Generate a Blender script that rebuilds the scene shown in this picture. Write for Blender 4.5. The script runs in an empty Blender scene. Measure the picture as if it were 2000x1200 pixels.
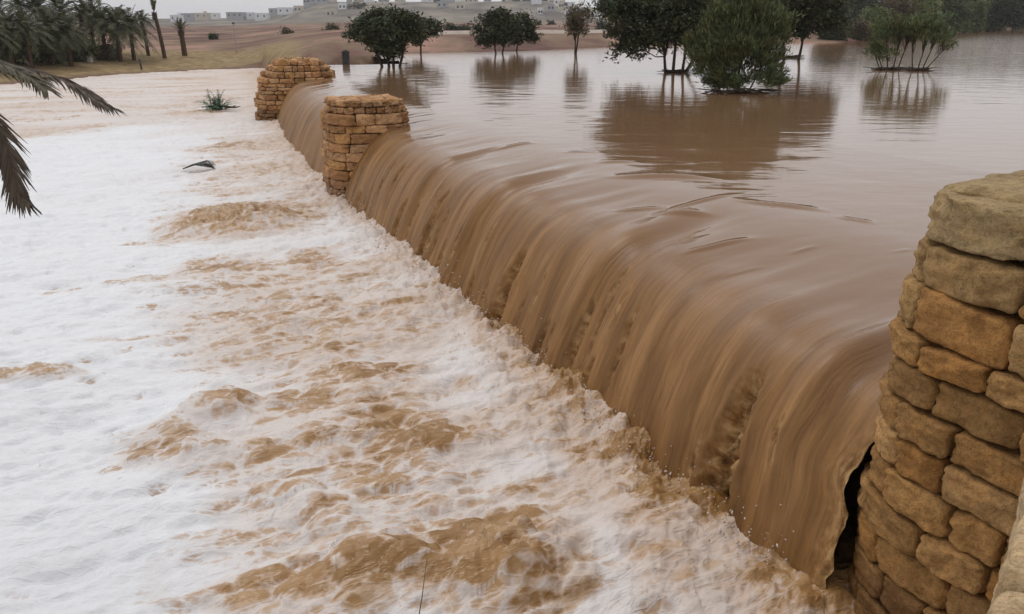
import bpy, math, random
import numpy as np
from math import radians as R, sin, cos, pi, sqrt, atan

# ------------------------------------------------------------------ camera, world, light, exposure
S = bpy.context.scene
FPX, HOR = 1664.0, 42.0                      # focal length in photo pixels, row of the horizon
PITCH = atan((600 - HOR) / FPX)
CAMZ, LAKE, RIVER = 4.0, 1.85, 0.0
cam_d = bpy.data.cameras.new('camera'); cam = bpy.data.objects.new('camera', cam_d)
S.collection.objects.link(cam); S.camera = cam
cam_d.sensor_width = 36; cam_d.lens = 36 * FPX / 2000
cam_d.clip_start = 0.05; cam_d.clip_end = 6000
cam.location = (0, 0, CAMZ); cam.rotation_euler = (pi / 2 - PITCH, 0, 0)

SUN_EL, SUN_AZ = R(58), R(-35)               # azimuth measured from +Y towards +X
w = bpy.data.worlds.new("World"); S.world = w; w.use_nodes = True
nt = w.node_tree; nt.nodes.clear()
sky = nt.nodes.new('ShaderNodeTexSky'); sky.sky_type = 'NISHITA'; sky.sun_disc = False
sky.sun_elevation = SUN_EL; sky.sun_rotation = SUN_AZ; sky.air_density = 1.0; sky.dust_density = 4.0
hs = nt.nodes.new('ShaderNodeHueSaturation'); hs.inputs['Saturation'].default_value = 0.18
mixw = nt.nodes.new('ShaderNodeMix'); mixw.data_type = 'RGBA'
mixw.inputs[0].default_value = 0.75
mixw.inputs[7].default_value = (10.9, 10.8, 11.05, 1)   # even overcast cloud, in the sky texture's own units
bg = nt.nodes.new('ShaderNodeBackground'); bg.inputs[1].default_value = 0.08
ow = nt.nodes.new('ShaderNodeOutputWorld')
nt.links.new(sky.outputs[0], hs.inputs['Color']); nt.links.new(hs.outputs[0], mixw.inputs[6])
nt.links.new(mixw.outputs[2], bg.inputs[0]); nt.links.new(bg.outputs[0], ow.inputs[0])
sl = bpy.data.lights.new('sun', 'SUN'); sl.energy = 0.7; sl.angle = R(25); sl.color = (1, .97, .92)
so = bpy.data.objects.new('sun', sl); S.collection.objects.link(so)
so.rotation_euler = (pi / 2 - SUN_EL, 0, pi - SUN_AZ)
S.view_settings.view_transform = 'Standard'; S.view_settings.look = 'None'
S.view_settings.exposure = 0.15; S.view_settings.gamma = 1
S.render.resolution_x, S.render.resolution_y = 1024, 614

# ------------------------------------------------------------------ helpers
rng = np.random.default_rng(7)
random.seed(7)
_c, _s = cos(PITCH), sin(PITCH)
def ray(u, v):
    x = (u - 1000) / FPX; y = (v - 600) / FPX
    return x, _c - y * _s, _s + y * _c
def P(u, v, z):                              # point of the level z seen at photo pixel u, v
    x, fw, dn = ray(u, v); k = (CAMZ - z) / dn
    return np.array([x * k, fw * k, z])
def D(u, v, Y):                              # point at distance Y seen at photo pixel u, v
    x, fw, dn = ray(u, v); k = Y / fw
    return np.array([x * k, Y, CAMZ - dn * k])

def tag(o, label=None, cat=None, group=None, kind=None):
    if label: o['label'] = label
    if cat: o['category'] = cat
    if group: o['group'] = group
    if kind: o['kind'] = kind
    return o
def empty(name, loc=(0, 0, 0), rz=0):
    o = bpy.data.objects.new(name, None); S.collection.objects.link(o)
    o.location = loc; o.rotation_euler = (0, 0, rz); o.empty_display_size = .2
    return o
def npmesh(name, V, F, mat, parent=None, smooth=True, col=None, uv=None, extra=None, loc=None):
    V = np.asarray(V, np.float32); F = np.asarray(F, np.int32)
    me = bpy.data.meshes.new(name)
    me.vertices.add(len(V)); me.vertices.foreach_set('co', V.ravel())
    k = F.shape[1]
    me.loops.add(F.size); me.loops.foreach_set('vertex_index', F.ravel())
    me.polygons.add(len(F)); me.polygons.foreach_set('loop_start', np.arange(0, F.size, k, dtype=np.int32))
    me.update(calc_edges=True)
    me.polygons.foreach_set('use_smooth', np.full(len(F), smooth, dtype=bool))
    if col is not None:
        a = me.color_attributes.new('Col', 'FLOAT_COLOR', 'POINT')
        c4 = np.ones((len(V), 4), np.float32); c4[:, :col.shape[1]] = col
        a.data.foreach_set('color', c4.ravel())
    if extra:
        for n, arr in extra.items():
            a = me.attributes.new(n, 'FLOAT', 'POINT'); a.data.foreach_set('value', np.asarray(arr, np.float32))
    if uv is not None:
        l = me.uv_layers.new(name='UVMap'); l.data.foreach_set('uv', np.asarray(uv, np.float32)[F.ravel()].ravel())
    me.validate()
    if mat: me.materials.append(mat)
    o = bpy.data.objects.new(name, me); S.collection.objects.link(o)
    if parent: o.parent = parent
    if loc is not None: o.location = loc
    return o
def grid_faces(nr, nc):
    i = np.arange(nr * nc).reshape(nr, nc)
    return np.stack([i[:-1, :-1], i[:-1, 1:], i[1:, 1:], i[1:, :-1]], -1).reshape(-1, 4)
class MB:                                    # collects pieces of one mesh
    def __init__(s): s.V = []; s.F = []; s.C = []; s.n = 0
    def add(s, V, F, c=None):
        V = np.asarray(V, float); F = np.asarray(F, int)
        if F.shape[1] == 3: F = np.concatenate([F, F[:, 2:3]], 1)
        s.V.append(V); s.F.append(F + s.n); s.n += len(V)
        if c is None: c = np.ones((len(V), 3))
        c = np.asarray(c, float)
        if c.ndim == 1: c = np.tile(c, (len(V), 1))
        s.C.append(c)
    def build(s, name, mat, parent=None, smooth=True, loc=None):
        V = np.concatenate(s.V); F = np.concatenate(s.F); C = np.concatenate(s.C)
        tri = F[:, 2] == F[:, 3]
        if tri.any():
            me = bpy.data.meshes.new(name)
            fl = [tuple(f[:3]) if t else tuple(f) for f, t in zip(F.tolist(), tri)]
            me.from_pydata(V.tolist(), [], fl)
            me.polygons.foreach_set('use_smooth', np.full(len(fl), smooth, dtype=bool))
            a = me.color_attributes.new('Col', 'FLOAT_COLOR', 'POINT')
            a.data.foreach_set('color', np.concatenate([C, np.ones((len(C), 1))], 1).astype(np.float32).ravel())
            me.materials.append(mat); o = bpy.data.objects.new(name, me); S.collection.objects.link(o)
            if parent: o.parent = parent
            if loc is not None: o.location = loc
            return o
        return npmesh(name, V, F, mat, parent, smooth, C, loc=loc)
def box(mb, lo, hi, c=None):
    x0, y0, z0 = lo; x1, y1, z1 = hi
    V = [(x0, y0, z0), (x1, y0, z0), (x1, y1, z0), (x0, y1, z0), (x0, y0, z1), (x1, y0, z1), (x1, y1, z1), (x0, y1, z1)]
    mb.add(V, [(3, 2, 1, 0), (4, 5, 6, 7), (0, 1, 5, 4), (1, 2, 6, 5), (2, 3, 7, 6), (3, 0, 4, 7)], c)
def tube(mb, pts, rad, n=6, c=None, cap=True):
    pts = np.asarray(pts, float); m = len(pts)
    rad = np.full(m, rad) if np.isscalar(rad) else np.asarray(rad, float)
    T = np.gradient(pts, axis=0); T /= np.linalg.norm(T, axis=1)[:, None] + 1e-9
    ref = np.array([0, 0, 1.]) if abs(T[0][2]) < .8 else np.array([1., 0, 0])
    A = np.cross(T, ref); A /= np.linalg.norm(A, axis=1)[:, None] + 1e-9; B = np.cross(T, A)
    th = np.arange(n) * 2 * pi / n
    V = pts[:, None, :] + rad[:, None, None] * (np.cos(th)[None, :, None] * A[:, None, :] + np.sin(th)[None, :, None] * B[:, None, :])
    V = V.reshape(-1, 3); F = []
    for i in range(m - 1):
        for j in range(n):
            k = (j + 1) % n; F.append((i * n + j, i * n + k, (i + 1) * n + k, (i + 1) * n + j))
    mb.add(V, F, c)

# numpy gradient noise
_perm = np.random.default_rng(3).permutation(256); _perm = np.concatenate([_perm, _perm, _perm])
_gr = np.random.default_rng(4).normal(size=(256, 3)); _gr /= np.linalg.norm(_gr, axis=1)[:, None]
def noise(x, y, z=0.0):
    x, y, z = np.broadcast_arrays(np.asarray(x, float), np.asarray(y, float), np.asarray(z, float))
    xi = np.floor(x).astype(int); yi = np.floor(y).astype(int); zi = np.floor(z).astype(int)
    xf, yf, zf = x - xi, y - yi, z - zi
    f = lambda t: t * t * t * (t * (t * 6 - 15) + 10)
    u, v, w_ = f(xf), f(yf), f(zf); r = 0
    for dx in (0, 1):
        for dy in (0, 1):
            for dz in (0, 1):
                h = _perm[_perm[_perm[(xi + dx) & 255] + ((yi + dy) & 255)] + ((zi + dz) & 255)]
                g = _gr[h]
                d = g[..., 0] * (xf - dx) + g[..., 1] * (yf - dy) + g[..., 2] * (zf - dz)
                r = r + d * (u if dx else 1 - u) * (v if dy else 1 - v) * (w_ if dz else 1 - w_)
    return r * 1.6
def fbm(x, y, z=0.0, o=4, g=.5):
    r = 0; a = 1; t = 0
    for i in range(o):
        r = r + a * noise(x * 2 ** i + 17.3 * i, y * 2 ** i - 9.1 * i, z * 2 ** i + 3.7 * i); t += a; a *= g
    return r / t
def billow(x, y, z=0.0, o=3, g=.5):
    r = 0; a = 1; t = 0
    for i in range(o):
        r = r + a * np.abs(noise(x * 2 ** i + 5.3 * i, y * 2 ** i + 7.7 * i, z * 2 ** i)); t += a; a *= g
    return r / t
def voro(x, y):
    xi = np.floor(x).astype(int); yi = np.floor(y).astype(int)
    f1 = np.full(x.shape, 9.); f2 = np.full(x.shape, 9.); idc = np.zeros(x.shape)
    jt = np.random.default_rng(11).random((256, 2))
    for dx in (-1, 0, 1):
        for dy in (-1, 0, 1):
            h = _perm[_perm[(xi + dx) & 255] + ((yi + dy) & 255)]
            d = np.hypot(xi + dx + jt[h, 0] - x, yi + dy + jt[h, 1] - y)
            n1 = d < f1
            f2 = np.where(n1, f1, np.minimum(f2, d)); f1 = np.where(n1, d, f1); idc = np.where(n1, h / 256., idc)
    return f1, f2, idc
def sstep(a, b, x):
    t = np.clip((x - a) / (b - a), 0, 1); return t * t * (3 - 2 * t)

# ------------------------------------------------------------------ materials
def mat(name, rough=.8, base=(.5, .5, .5), spec=.5):
    m = bpy.data.materials.new(name); m.use_nodes = True
    b = m.node_tree.nodes['Principled BSDF']
    b.inputs['Base Color'].default_value = (*base, 1); b.inputs['Roughness'].default_value = rough
    b.inputs['Specular IOR Level'].default_value = spec
    return m, m.node_tree, b
def N(t, kind, **kw):
    n = t.nodes.new(kind)
    for k, v in kw.items(): setattr(n, k, v)
    return n
def L(t, a, b): t.links.new(a, b)
def mapped(t, src, scale):
    mp = N(t, 'ShaderNodeMapping'); mp.inputs['Scale'].default_value = scale; L(t, src, mp.inputs[0]); return mp.outputs[0]
def noise_n(t, vec, scale, detail=4, rough=.55, dist=0):
    n = N(t, 'ShaderNodeTexNoise'); n.inputs['Scale'].default_value = scale; n.inputs['Detail'].default_value = detail
    n.inputs['Roughness'].default_value = rough; n.inputs['Distortion'].default_value = dist
    L(t, vec, n.inputs['Vector']); return n.outputs['Fac']
def ramp(t, fac, stops):
    r = N(t, 'ShaderNodeValToRGB'); e = r.color_ramp.elements
    while len(e) < len(stops): e.new(.5)
    for el, (p, c) in zip(e, stops): el.position = p; el.color = (*c, 1) if len(c) == 3 else c
    L(t, fac, r.inputs[0]); return r.outputs[0]
def mixc(t, fac, a, b, blend='MIX'):
    m = N(t, 'ShaderNodeMix', data_type='RGBA', blend_type=blend)
    for s_, v in ((m.inputs[0], fac), (m.inputs[6], a), (m.inputs[7], b)):
        if isinstance(v, (int, float)): s_.default_value = v
        elif isinstance(v, tuple): s_.default_value = (*v, 1)
        else: L(t, v, s_)
    return m.outputs[2]
def math_n(t, op, a, b=0.0, c=0.0, clamp=False):
    m = N(t, 'ShaderNodeMath', operation=op, use_clamp=clamp)
    for i, v in enumerate((a, b, c)):
        if isinstance(v, (int, float)): m.inputs[i].default_value = v
        else: L(t, v, m.inputs[i])
    return m.outputs[0]
def bump(t, h, strength, dist, bsdf, normal=None):
    b = N(t, 'ShaderNodeBump'); b.inputs['Strength'].default_value = strength; b.inputs['Distance'].default_value = dist
    L(t, h, b.inputs['Height'])
    if normal is not None: L(t, normal, b.inputs['Normal'])
    if bsdf: L(t, b.outputs[0], bsdf.inputs['Normal'])
    return b.outputs[0]

MUD = (.235, .140, .078)
# lake and overflow: the same muddy water
def water_material():
    m, t, b = mat('muddy_water', .07, MUD); b.inputs['IOR'].default_value = 1.45
    pos = N(t, 'ShaderNodeNewGeometry').outputs['Position']
    c1 = noise_n(t, mapped(t, pos, (.25, .12, .2)), 1, 3)
    L(t, ramp(t, c1, [(.3, (.195, .110, .057)), (.7, (.235, .135, .072))]), b.inputs['Base Color'])
    n1 = noise_n(t, mapped(t, pos, (.6, 1.5, 1)), 1.0, 4, .5, .4)
    n2 = noise_n(t, mapped(t, pos, (2.5, 6, 1)), 1.0, 3, .5)
    sx = N(t, 'ShaderNodeSeparateXYZ'); L(t, pos, sx.inputs[0])          # wind ruffles the open water on the far right
    wnd = N(t, 'ShaderNodeMapRange', interpolation_type='SMOOTHSTEP'); L(t, sx.outputs[0], wnd.inputs[0]); wnd.inputs[1].default_value = 16; wnd.inputs[2].default_value = 55; wnd.inputs[3].default_value = 1; wnd.inputs[4].default_value = 7
    n1 = math_n(t, 'MULTIPLY', n1, wnd.outputs[0])
    a = bump(t, n1, .22, .05, None); bump(t, n2, .18, .008, b, a)
    return m
M_WATER = water_material()
def fall_material():
    m, t, b = mat('falling_muddy_water', .2, MUD, .32); b.inputs['IOR'].default_value = 1.4
    uv = N(t, 'ShaderNodeUVMap').outputs[0]
    pos = N(t, 'ShaderNodeNewGeometry').outputs['Position']
    at = N(t, 'ShaderNodeAttribute', attribute_name='drop').outputs['Fac']     # how far down its fall the water is
    fr = N(t, 'ShaderNodeAttribute', attribute_name='froth').outputs['Fac']
    s1 = noise_n(t, mapped(t, uv, (3.0, .40, 1)), 1, 5, .62, .6)
    s2 = noise_n(t, mapped(t, uv, (20, .9, 1)), 1, 5, .68, .3)
    c = ramp(t, s1, [(.3, (.135, .062, .017)), (.5, (.225, .112, .034)), (.72, (.35, .188, .072))])
    c2 = ramp(t, s2, [(.32, (.68, .64, .60)), (.5, (1, 1, 1)), (.68, (1.18, 1.18, 1.16))])
    c = mixc(t, math_n(t, 'MULTIPLY', at, .9), (.215, .122, .064), mixc(t, 1.0, c, c2, 'MULTIPLY'))
    f3 = noise_n(t, mapped(t, uv, (16, 7, 1)), 1, 5, .6)
    c = mixc(t, fr, c, ramp(t, f3, [(.36, (.10, .045, .012)), (.48, (.27, .145, .05)), (.62, (.52, .33, .15))]))
    L(t, c, b.inputs['Base Color'])
    L(t, math_n(t, 'ADD', math_n(t, 'MULTIPLY', at, .40), .07), b.inputs['Roughness'])
    n1 = noise_n(t, mapped(t, pos, (.6, 1.5, 1)), 1.0, 4, .5, .4)
    a = bump(t, n1, .22, .05, None)
    h = math_n(t, 'MULTIPLY', math_n(t, 'ADD', s1, math_n(t, 'MULTIPLY', s2, .35)), at)
    a2 = bump(t, h, .65, .05, None, a)
    bump(t, math_n(t, 'MULTIPLY', f3, fr), .8, .05, b, a2)
    return m
M_FALL = fall_material()
def foam_material():
    m, t, b = mat('foaming_river_water', .5, (.7, .7, .7), .35)
    at = N(t, 'ShaderNodeAttribute', attribute_name='foam').outputs['Fac']
    tan = N(t, 'ShaderNodeAttribute', attribute_name='tan').outputs['Fac']
    pos = N(t, 'ShaderNodeNewGeometry').outputs['Position']
    rot = N(t, 'ShaderNodeMapping'); rot.inputs['Rotation'].default_value = (0, 0, R(-22)); L(t, pos, rot.inputs[0])
    fl = mapped(t, rot.outputs[0], (.8, 1.9, 1.4))
    n1 = noise_n(t, fl, 3.0, 5, .58, .25)
    n2 = noise_n(t, pos, 26, 4, .6)
    n3 = noise_n(t, fl, .9, 4, .55, .5)
    wob = N(t, 'ShaderNodeTexNoise'); wob.inputs['Scale'].default_value = 2.2; wob.inputs['Detail'].default_value = 4; L(t, fl, wob.inputs['Vector'])
    wf_ = N(t, 'ShaderNodeVectorMath', operation='MULTIPLY_ADD'); L(t, wob.outputs['Color'], wf_.inputs[0]); wf_.inputs[1].default_value = (.55, .55, .2); L(t, fl, wf_.inputs[2])
    web = None
    for sc_, wd_, am_ in ((3.0, .11, .75), (6.5, .13, .55)):
        ve = N(t, 'ShaderNodeTexVoronoi', feature='DISTANCE_TO_EDGE'); ve.inputs['Scale'].default_value = sc_; L(t, wf_.outputs[0], ve.inputs['Vector'])
        e_ = math_n(t, 'MULTIPLY', math_n(t, 'SUBTRACT', 1.0, math_n(t, 'DIVIDE', ve.outputs['Distance'], wd_), clamp=True), am_)
        web = e_ if web is None else math_n(t, 'MAXIMUM', web, e_)
    f = math_n(t, 'ADD', at, math_n(t, 'MULTIPLY', math_n(t, 'SUBTRACT', n1, .5), 1.1))
    f = math_n(t, 'ADD', f, math_n(t, 'MULTIPLY', web, math_n(t, 'ADD', math_n(t, 'MULTIPLY', n3, 1.6), -.35, clamp=True)))
    f = math_n(t, 'ADD', f, math_n(t, 'MULTIPLY', math_n(t, 'SUBTRACT', n2, .5), .35))
    brown = ramp(t, n3, [(.35, (.25, .13, .04)), (.5, (.33, .185, .072)), (.68, (.42, .27, .14))])
    white = mixc(t, tan, (.735, .745, .765), (.56, .46, .39))
    mid = ramp(t, n1, [(.3, (.43, .29, .18)), (.7, (.58, .46, .38))])
    c = mixc(t, math_n(t, 'MULTIPLY', math_n(t, 'SUBTRACT', f, .20), 3.2, clamp=True), brown, mid)
    c = mixc(t, math_n(t, 'MULTIPLY', math_n(t, 'SUBTRACT', f, .55), 3.6, clamp=True), c, white)
    L(t, c, b.inputs['Base Color'])
    L(t, ramp(t, f, [(.2, (.28,) * 3), (.7, (.75,) * 3)]), b.inputs['Roughness'])
    a = bump(t, n1, .5, .07, None); a = bump(t, web, .35, .02, None, a); a = bump(t, n2, .22, .012, None, a)
    rd = N(t, 'ShaderNodeTexNoise', noise_type='RIDGED_MULTIFRACTAL'); rd.inputs['Scale'].default_value = 2.3; rd.inputs['Detail'].default_value = 3; rd.inputs['Roughness'].default_value = .5; rd.inputs['Distortion'].default_value = .3
    L(t, fl, rd.inputs['Vector']); a = bump(t, math_n(t, 'MULTIPLY', rd.outputs['Fac'], -1.0), .45, .045, None, a)
    n4 = noise_n(t, pos, 70, 3, .6); bump(t, n4, .12, .004, b, a)
    return m
M_FOAM = foam_material()
def stone_material(name, tone=1.0):
    m, t, b = mat(name, .85, (.4, .3, .2), .3)
    col = N(t, 'ShaderNodeVertexColor', layer_name='Col').outputs[0]
    pos = N(t, 'ShaderNodeNewGeometry').outputs['Position']
    n1 = noise_n(t, pos, 5, 6, .65, .5); n2 = noise_n(t, pos, 22, 6, .7); n3 = noise_n(t, pos, 90, 3, .6)
    c = mixc(t, 1.0, col, ramp(t, n1, [(.3, (.62, .53, .40)), (.5, (1, .96, .9)), (.72, (1.28, 1.14, .96))]), 'MULTIPLY')
    c = mixc(t, 1.0, c, ramp(t, n2, [(.3, (.6, .57, .52)), (.55, (1.05, 1.05, 1.05))]), 'MULTIPLY')
    c = mixc(t, 1.0, c, ramp(t, n3, [(.36, (.72, .70, .66)), (.5, (1, 1, 1))]), 'MULTIPLY')
    sz = N(t, 'ShaderNodeSeparateXYZ'); L(t, pos, sz.inputs[0])           # soaked, splashed courses close to the river
    wet = N(t, 'ShaderNodeMapRange', interpolation_type='SMOOTHSTEP'); L(t, math_n(t, 'SUBTRACT', sz.outputs[2], math_n(t, 'MULTIPLY', n1, .7)), wet.inputs[0])
    wet.inputs[1].default_value = .30; wet.inputs[2].default_value = .05; wet.inputs[3].default_value = 0; wet.inputs[4].default_value = 1
    c = mixc(t, wet.outputs[0], c, mixc(t, 1.0, c, (.55, .50, .44), 'MULTIPLY'))
    L(t, math_n(t, 'SUBTRACT', .85, math_n(t, 'MULTIPLY', wet.outputs[0], .5)), b.inputs['Roughness'])
    L(t, c, b.inputs['Base Color'])
    h = math_n(t, 'ADD', math_n(t, 'ADD', n1, math_n(t, 'MULTIPLY', n2, .8)), math_n(t, 'MULTIPLY', n3, .2))
    bump(t, h, .9, .035, b)
    return m
M_STONE = stone_material('weathered_limestone')
def simple(name, c1, c2, scale=8, rough=.85, bd=.02, bs=.5, attr=False, spec=.3):
    m, t, b = mat(name, rough, c1, spec)
    pos = N(t, 'ShaderNodeTexCoord').outputs['Object']
    n = noise_n(t, pos, scale, 5, .6)
    c = ramp(t, n, [(.35, c1), (.65, c2)])
    if attr: c = mixc(t, 1.0, c, N(t, 'ShaderNodeVertexColor', layer_name='Col').outputs[0], 'MULTIPLY')
    L(t, c, b.inputs['Base Color']); bump(t, n, bs, bd, b); return m
M_MORTAR = simple('dark_joint_earth', (.03, .018, .009), (.07, .042, .02), 14)
M_MORTAR2 = simple('brown_joint_earth', (.10, .06, .03), (.17, .11, .06), 10)
M_WALL = simple('wet_dark_masonry', (.03, .02, .012), (.09, .055, .03), 5, .4, .06)
M_BARK = simple('dark_bark', (.035, .024, .016), (.075, .05, .032), 12)
M_PALMBARK = simple('palm_trunk_bark', (.05, .03, .02), (.11, .07, .045), 9)
def leaf_mat(name, base, tr=.25):
    m, t, b = mat(name, .65, base, .25)
    col = N(t, 'ShaderNodeVertexColor', layer_name='Col').outputs[0]
    L(t, mixc(t, 1.0, base, col, 'MULTIPLY'), b.inputs['Base Color'])
    return m
M_LEAF = leaf_mat('acacia_leaves', (.058, .070, .036))
M_LEAF2 = leaf_mat('bush_leaves', (.080, .098, .040))
M_LEAF3 = leaf_mat('dry_brown_leaves', (.12, .10, .06))
M_PALM = leaf_mat('palm_fronds', (.085, .090, .048))
M_PALMDRY = leaf_mat('dry_palm_fronds', (.13, .105, .072))

# ------------------------------------------------------------------ the line of the weir
bp = np.array([(2.9, 3.9), (2.40, 5.26), (1.35, 7.53), (.35, 9.71), (-.74, 11.71), (-2.35, 14.98), (-4.2, 19.7), (-6.3, 26), (-8.7, 33.), (-13.3, 46.9), (-21., 70.)])
_cf = np.polyfit(bp[:, 1] / 70, bp[:, 0], 4, w=1 / np.sqrt(bp[:, 1]))
_Y = np.linspace(4.5, 72, 1400); _X = np.polyval(_cf, _Y / 70)
_k = (_X[1] - _X[0]) / (_Y[1] - _Y[0])
_Y0 = np.linspace(-60, 4.45, 300); _Y = np.concatenate([_Y0, _Y]); _X = np.concatenate([_X[0] + _k * (_Y0 - 4.5), _X])
_Sx = np.concatenate([[0], np.cumsum(np.hypot(np.diff(_X), np.diff(_Y)))])
_Sx -= np.interp(5.26, _Y, _Sx)              # s = 0 beside the near pillar
_DX = np.gradient(_X, _Y)
def base_at(s):
    y = np.interp(s, _Sx, _Y); x = np.interp(s, _Sx, _X); k = np.interp(s, _Sx, _DX)
    l = np.sqrt(1 + k * k); return x, y, k / l, 1 / l      # point and tangent d; upstream normal n = (dy, -dx)
def qs_of(x, y):
    k = np.interp(y, _Y, _DX); q = (x - np.interp(y, _Y, _X)) / np.sqrt(1 + k * k)
    yy = y - q * (-k) / np.sqrt(1 + k * k)                 # foot of the perpendicular
    k = np.interp(yy, _Y, _DX); q2 = (x - np.interp(yy, _Y, _X)) / np.sqrt(1 + k * k) * 1.0
    l = np.sqrt(1 + k * k); q = (x - np.interp(yy, _Y, _X)) / l - (y - yy) * k / l
    return q, np.interp(yy, _Y, _Sx)
S_MID = float(np.interp(19.75, _Y, _Sx)); S_FAR = float(np.interp(36.5, _Y, _Sx)); S_END = float(np.interp(45, _Y, _Sx))

# ------------------------------------------------------------------ ground
def shore(az):                                # distance of the far shore for a direction x / y
    A = [-6, -2, -1.2, -.9, -.583, -.435, -.284, -.258, -.222, -.187, -.12, -.05, .0, .06, .11, .25, .37, .48, .57, .75, 1.2, 3]
    Rr = [14, 22, 33, 43, 58.9, 70.5, 81, 50, 49, 67, 73, 76, 79, 84, 92, 103, 108, 165, 300, 420, 420, 300]
    return np.interp(az, A, Rr) * (1 - (1 - (CAMZ - LAKE) / 2.5) * sstep(-.25, -.21, az))
def ground_h(x, y):
    yy = np.maximum(y, 1.0); az = x / yy
    d = y - shore(az) + 1.3 * fbm(x * .12, y * .12) * np.clip(y / 40, 0, 1)
    left = sstep(-.19, -.33, az)
    lvl = LAKE * (1 - left) + RIVER * left
    rise = (1.15 + left * .55)
    up = lvl + rise * sstep(-.5, 16, d) * .6 + .03 * np.clip(d, -20, 3)
    far = sstep(150, 900, y) * 1.5 + 1.0 * sstep(20, 60, d) * 0
    hill = 15.5 * sstep(430, 760, y + 60 * fbm(x * .004, y * .004)) * sstep(-.285, -.20, az) * (1 - .62 * sstep(.03, .10, az))
    hill = hill + 4.2 * sstep(650, 900, y) * sstep(-.18, -.24, az) + 4.0 * sstep(600, 900, y) * sstep(.10, .3, az)
    h = up + far + hill + .25 * fbm(x * .05, y * .05) * sstep(4, 30, d) + 1.2 * fbm(x * .01, y * .01) * sstep(120, 500, y)
    bed = -1.2
    h = np.where(d < -3, bed, h); h = np.where((d >= -3) & (d < 0), bed + (h - bed) * sstep(-3, -.3, d), h)
    return np.where(y < 3, bed, h)
yr = 3 * (3200 / 3) ** (np.linspace(0, 1, 330)); an = np.tan(np.linspace(R(-78), R(78), 420))
gx = yr[:, None] * an[None, :]; gy = np.repeat(yr[:, None], len(an), 1)
gz = ground_h(gx, gy)
mg, t, b = mat('bare_earth_and_grass', .95, (.3, .2, .1), .1)
pos = N(t, 'ShaderNodeNewGeometry').outputs['Position']
ga = N(t, 'ShaderNodeAttribute', attribute_name='grass').outputs['Fac']; gf = N(t, 'ShaderNodeAttribute', attribute_name='farland').outputs['Fac']
n1 = noise_n(t, mapped(t, pos, (.11, .035, .3)), 1, 5, .6); n2 = noise_n(t, pos, 1.2, 6, .7)
earth = ramp(t, n1, [(.34, (.085, .05, .045)), (.45, (.17, .095, .075)), (.53, (.20, .14, .095)), (.64, (.33, .20, .15))])
grass = ramp(t, n2, [(.3, (.20, .145, .075)), (.6, (.31, .225, .12))])
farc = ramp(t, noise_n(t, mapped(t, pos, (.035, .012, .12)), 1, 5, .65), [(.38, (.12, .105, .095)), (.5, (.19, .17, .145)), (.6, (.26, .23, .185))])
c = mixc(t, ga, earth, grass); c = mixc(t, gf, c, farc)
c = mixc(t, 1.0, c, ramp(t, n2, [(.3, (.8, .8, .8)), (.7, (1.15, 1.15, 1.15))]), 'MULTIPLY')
L(t, c, b.inputs['Base Color']); bump(t, n2, .5, .12, b)
az = gx / gy; dd = gy - shore(az)
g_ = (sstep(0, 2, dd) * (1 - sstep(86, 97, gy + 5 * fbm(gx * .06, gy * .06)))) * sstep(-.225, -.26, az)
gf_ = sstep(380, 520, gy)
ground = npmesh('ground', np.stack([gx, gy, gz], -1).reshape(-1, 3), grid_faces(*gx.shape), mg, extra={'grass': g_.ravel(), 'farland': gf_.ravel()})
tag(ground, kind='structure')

def hit(u, v):                               # where the line of sight meets the land beyond the shore
    x_, fw, dn_ = ray(u, v); Yq = np.linspace(float(shore(x_ / fw)) + .5, 900, 12000)
    zz = CAMZ - dn_ / fw * Yq; g = ground_h(x_ / fw * Yq, Yq); i = int(np.argmax(zz <= g)); i = i if (zz <= g).any() else -1
    return np.array([x_ / fw * Yq[i], Yq[i], g[i]])

# ------------------------------------------------------------------ lake behind the weir
yr = 1.0 * (900 / 1.0) ** (np.linspace(0, 1, 340)); an = np.linspace(-1.2, 3.0, 420)
gx = yr[:, None] * an[None, :]; gy = np.repeat(yr[:, None], len(an), 1)
q, s = qs_of(gx, gy)
F = grid_faces(*gx.shape)
az_ = gx / gy; ok = ((q > 7.0) & ((gy < shore(az_) + 6) | ((az_ > -.26) & (az_ < -.14) & (gy < 82)))).ravel()
Fk = F[ok[F].all(1)]
V = np.stack([gx, gy, np.full_like(gx, LAKE - .003)], -1).reshape(-1, 3)
used = np.unique(Fk); rem = np.zeros(len(V), int); rem[used] = np.arange(len(used))
lake = npmesh('lake_water', V[used], rem[Fk], M_WATER); tag(lake, kind='structure')

# ------------------------------------------------------------------ overflow sheets
def profile():
    """surface of the water from upstream to the foot of its fall as (q, z) at even arc length"""
    qq = np.concatenate([np.linspace(7.6, 3.4, 120)[:-1], np.linspace(3.4, -.22, 700)])
    z = np.full_like(qq, LAKE)
    z -= .20 * sstep(3.2, .9, qq) ** 1.3
    e = np.maximum(1.38 - qq, 0); z -= .714 * e ** 2.6
    ar = np.concatenate([[0], np.cumsum(np.hypot(np.diff(qq), np.diff(z)))])
    return qq, z, ar
PQ, PZ, PA = profile()
A_LIP = float(np.interp(-1.25, -PQ, PA)); A_END = float(np.interp(.25, -PZ, PA)) if PZ[-1] < -.25 else float(PA[-1])
def s_of_pix(u, v, z=.15):
    p = P(u, v, z); return float(qs_of(np.array(p[0]), np.array(p[1]))[1])
TEARS = [(s_of_pix(1370, 1000), .17, 1.1, .26), (s_of_pix(1030, 695), .10, .85, .62), (s_of_pix(955, 632), .16, 1.0, .38), (s_of_pix(800, 512), .15, .8, .25),
         (s_of_pix(900, 590), .05, .6, .6), (s_of_pix(1120, 770), .05, .5, .68), (s_of_pix(745, 470), .10, .6, .45), (s_of_pix(690, 410), .16, .5, .6), (s_of_pix(1215, 830), .05, .45, .72)]
rg = np.random.default_rng(41)
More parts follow.
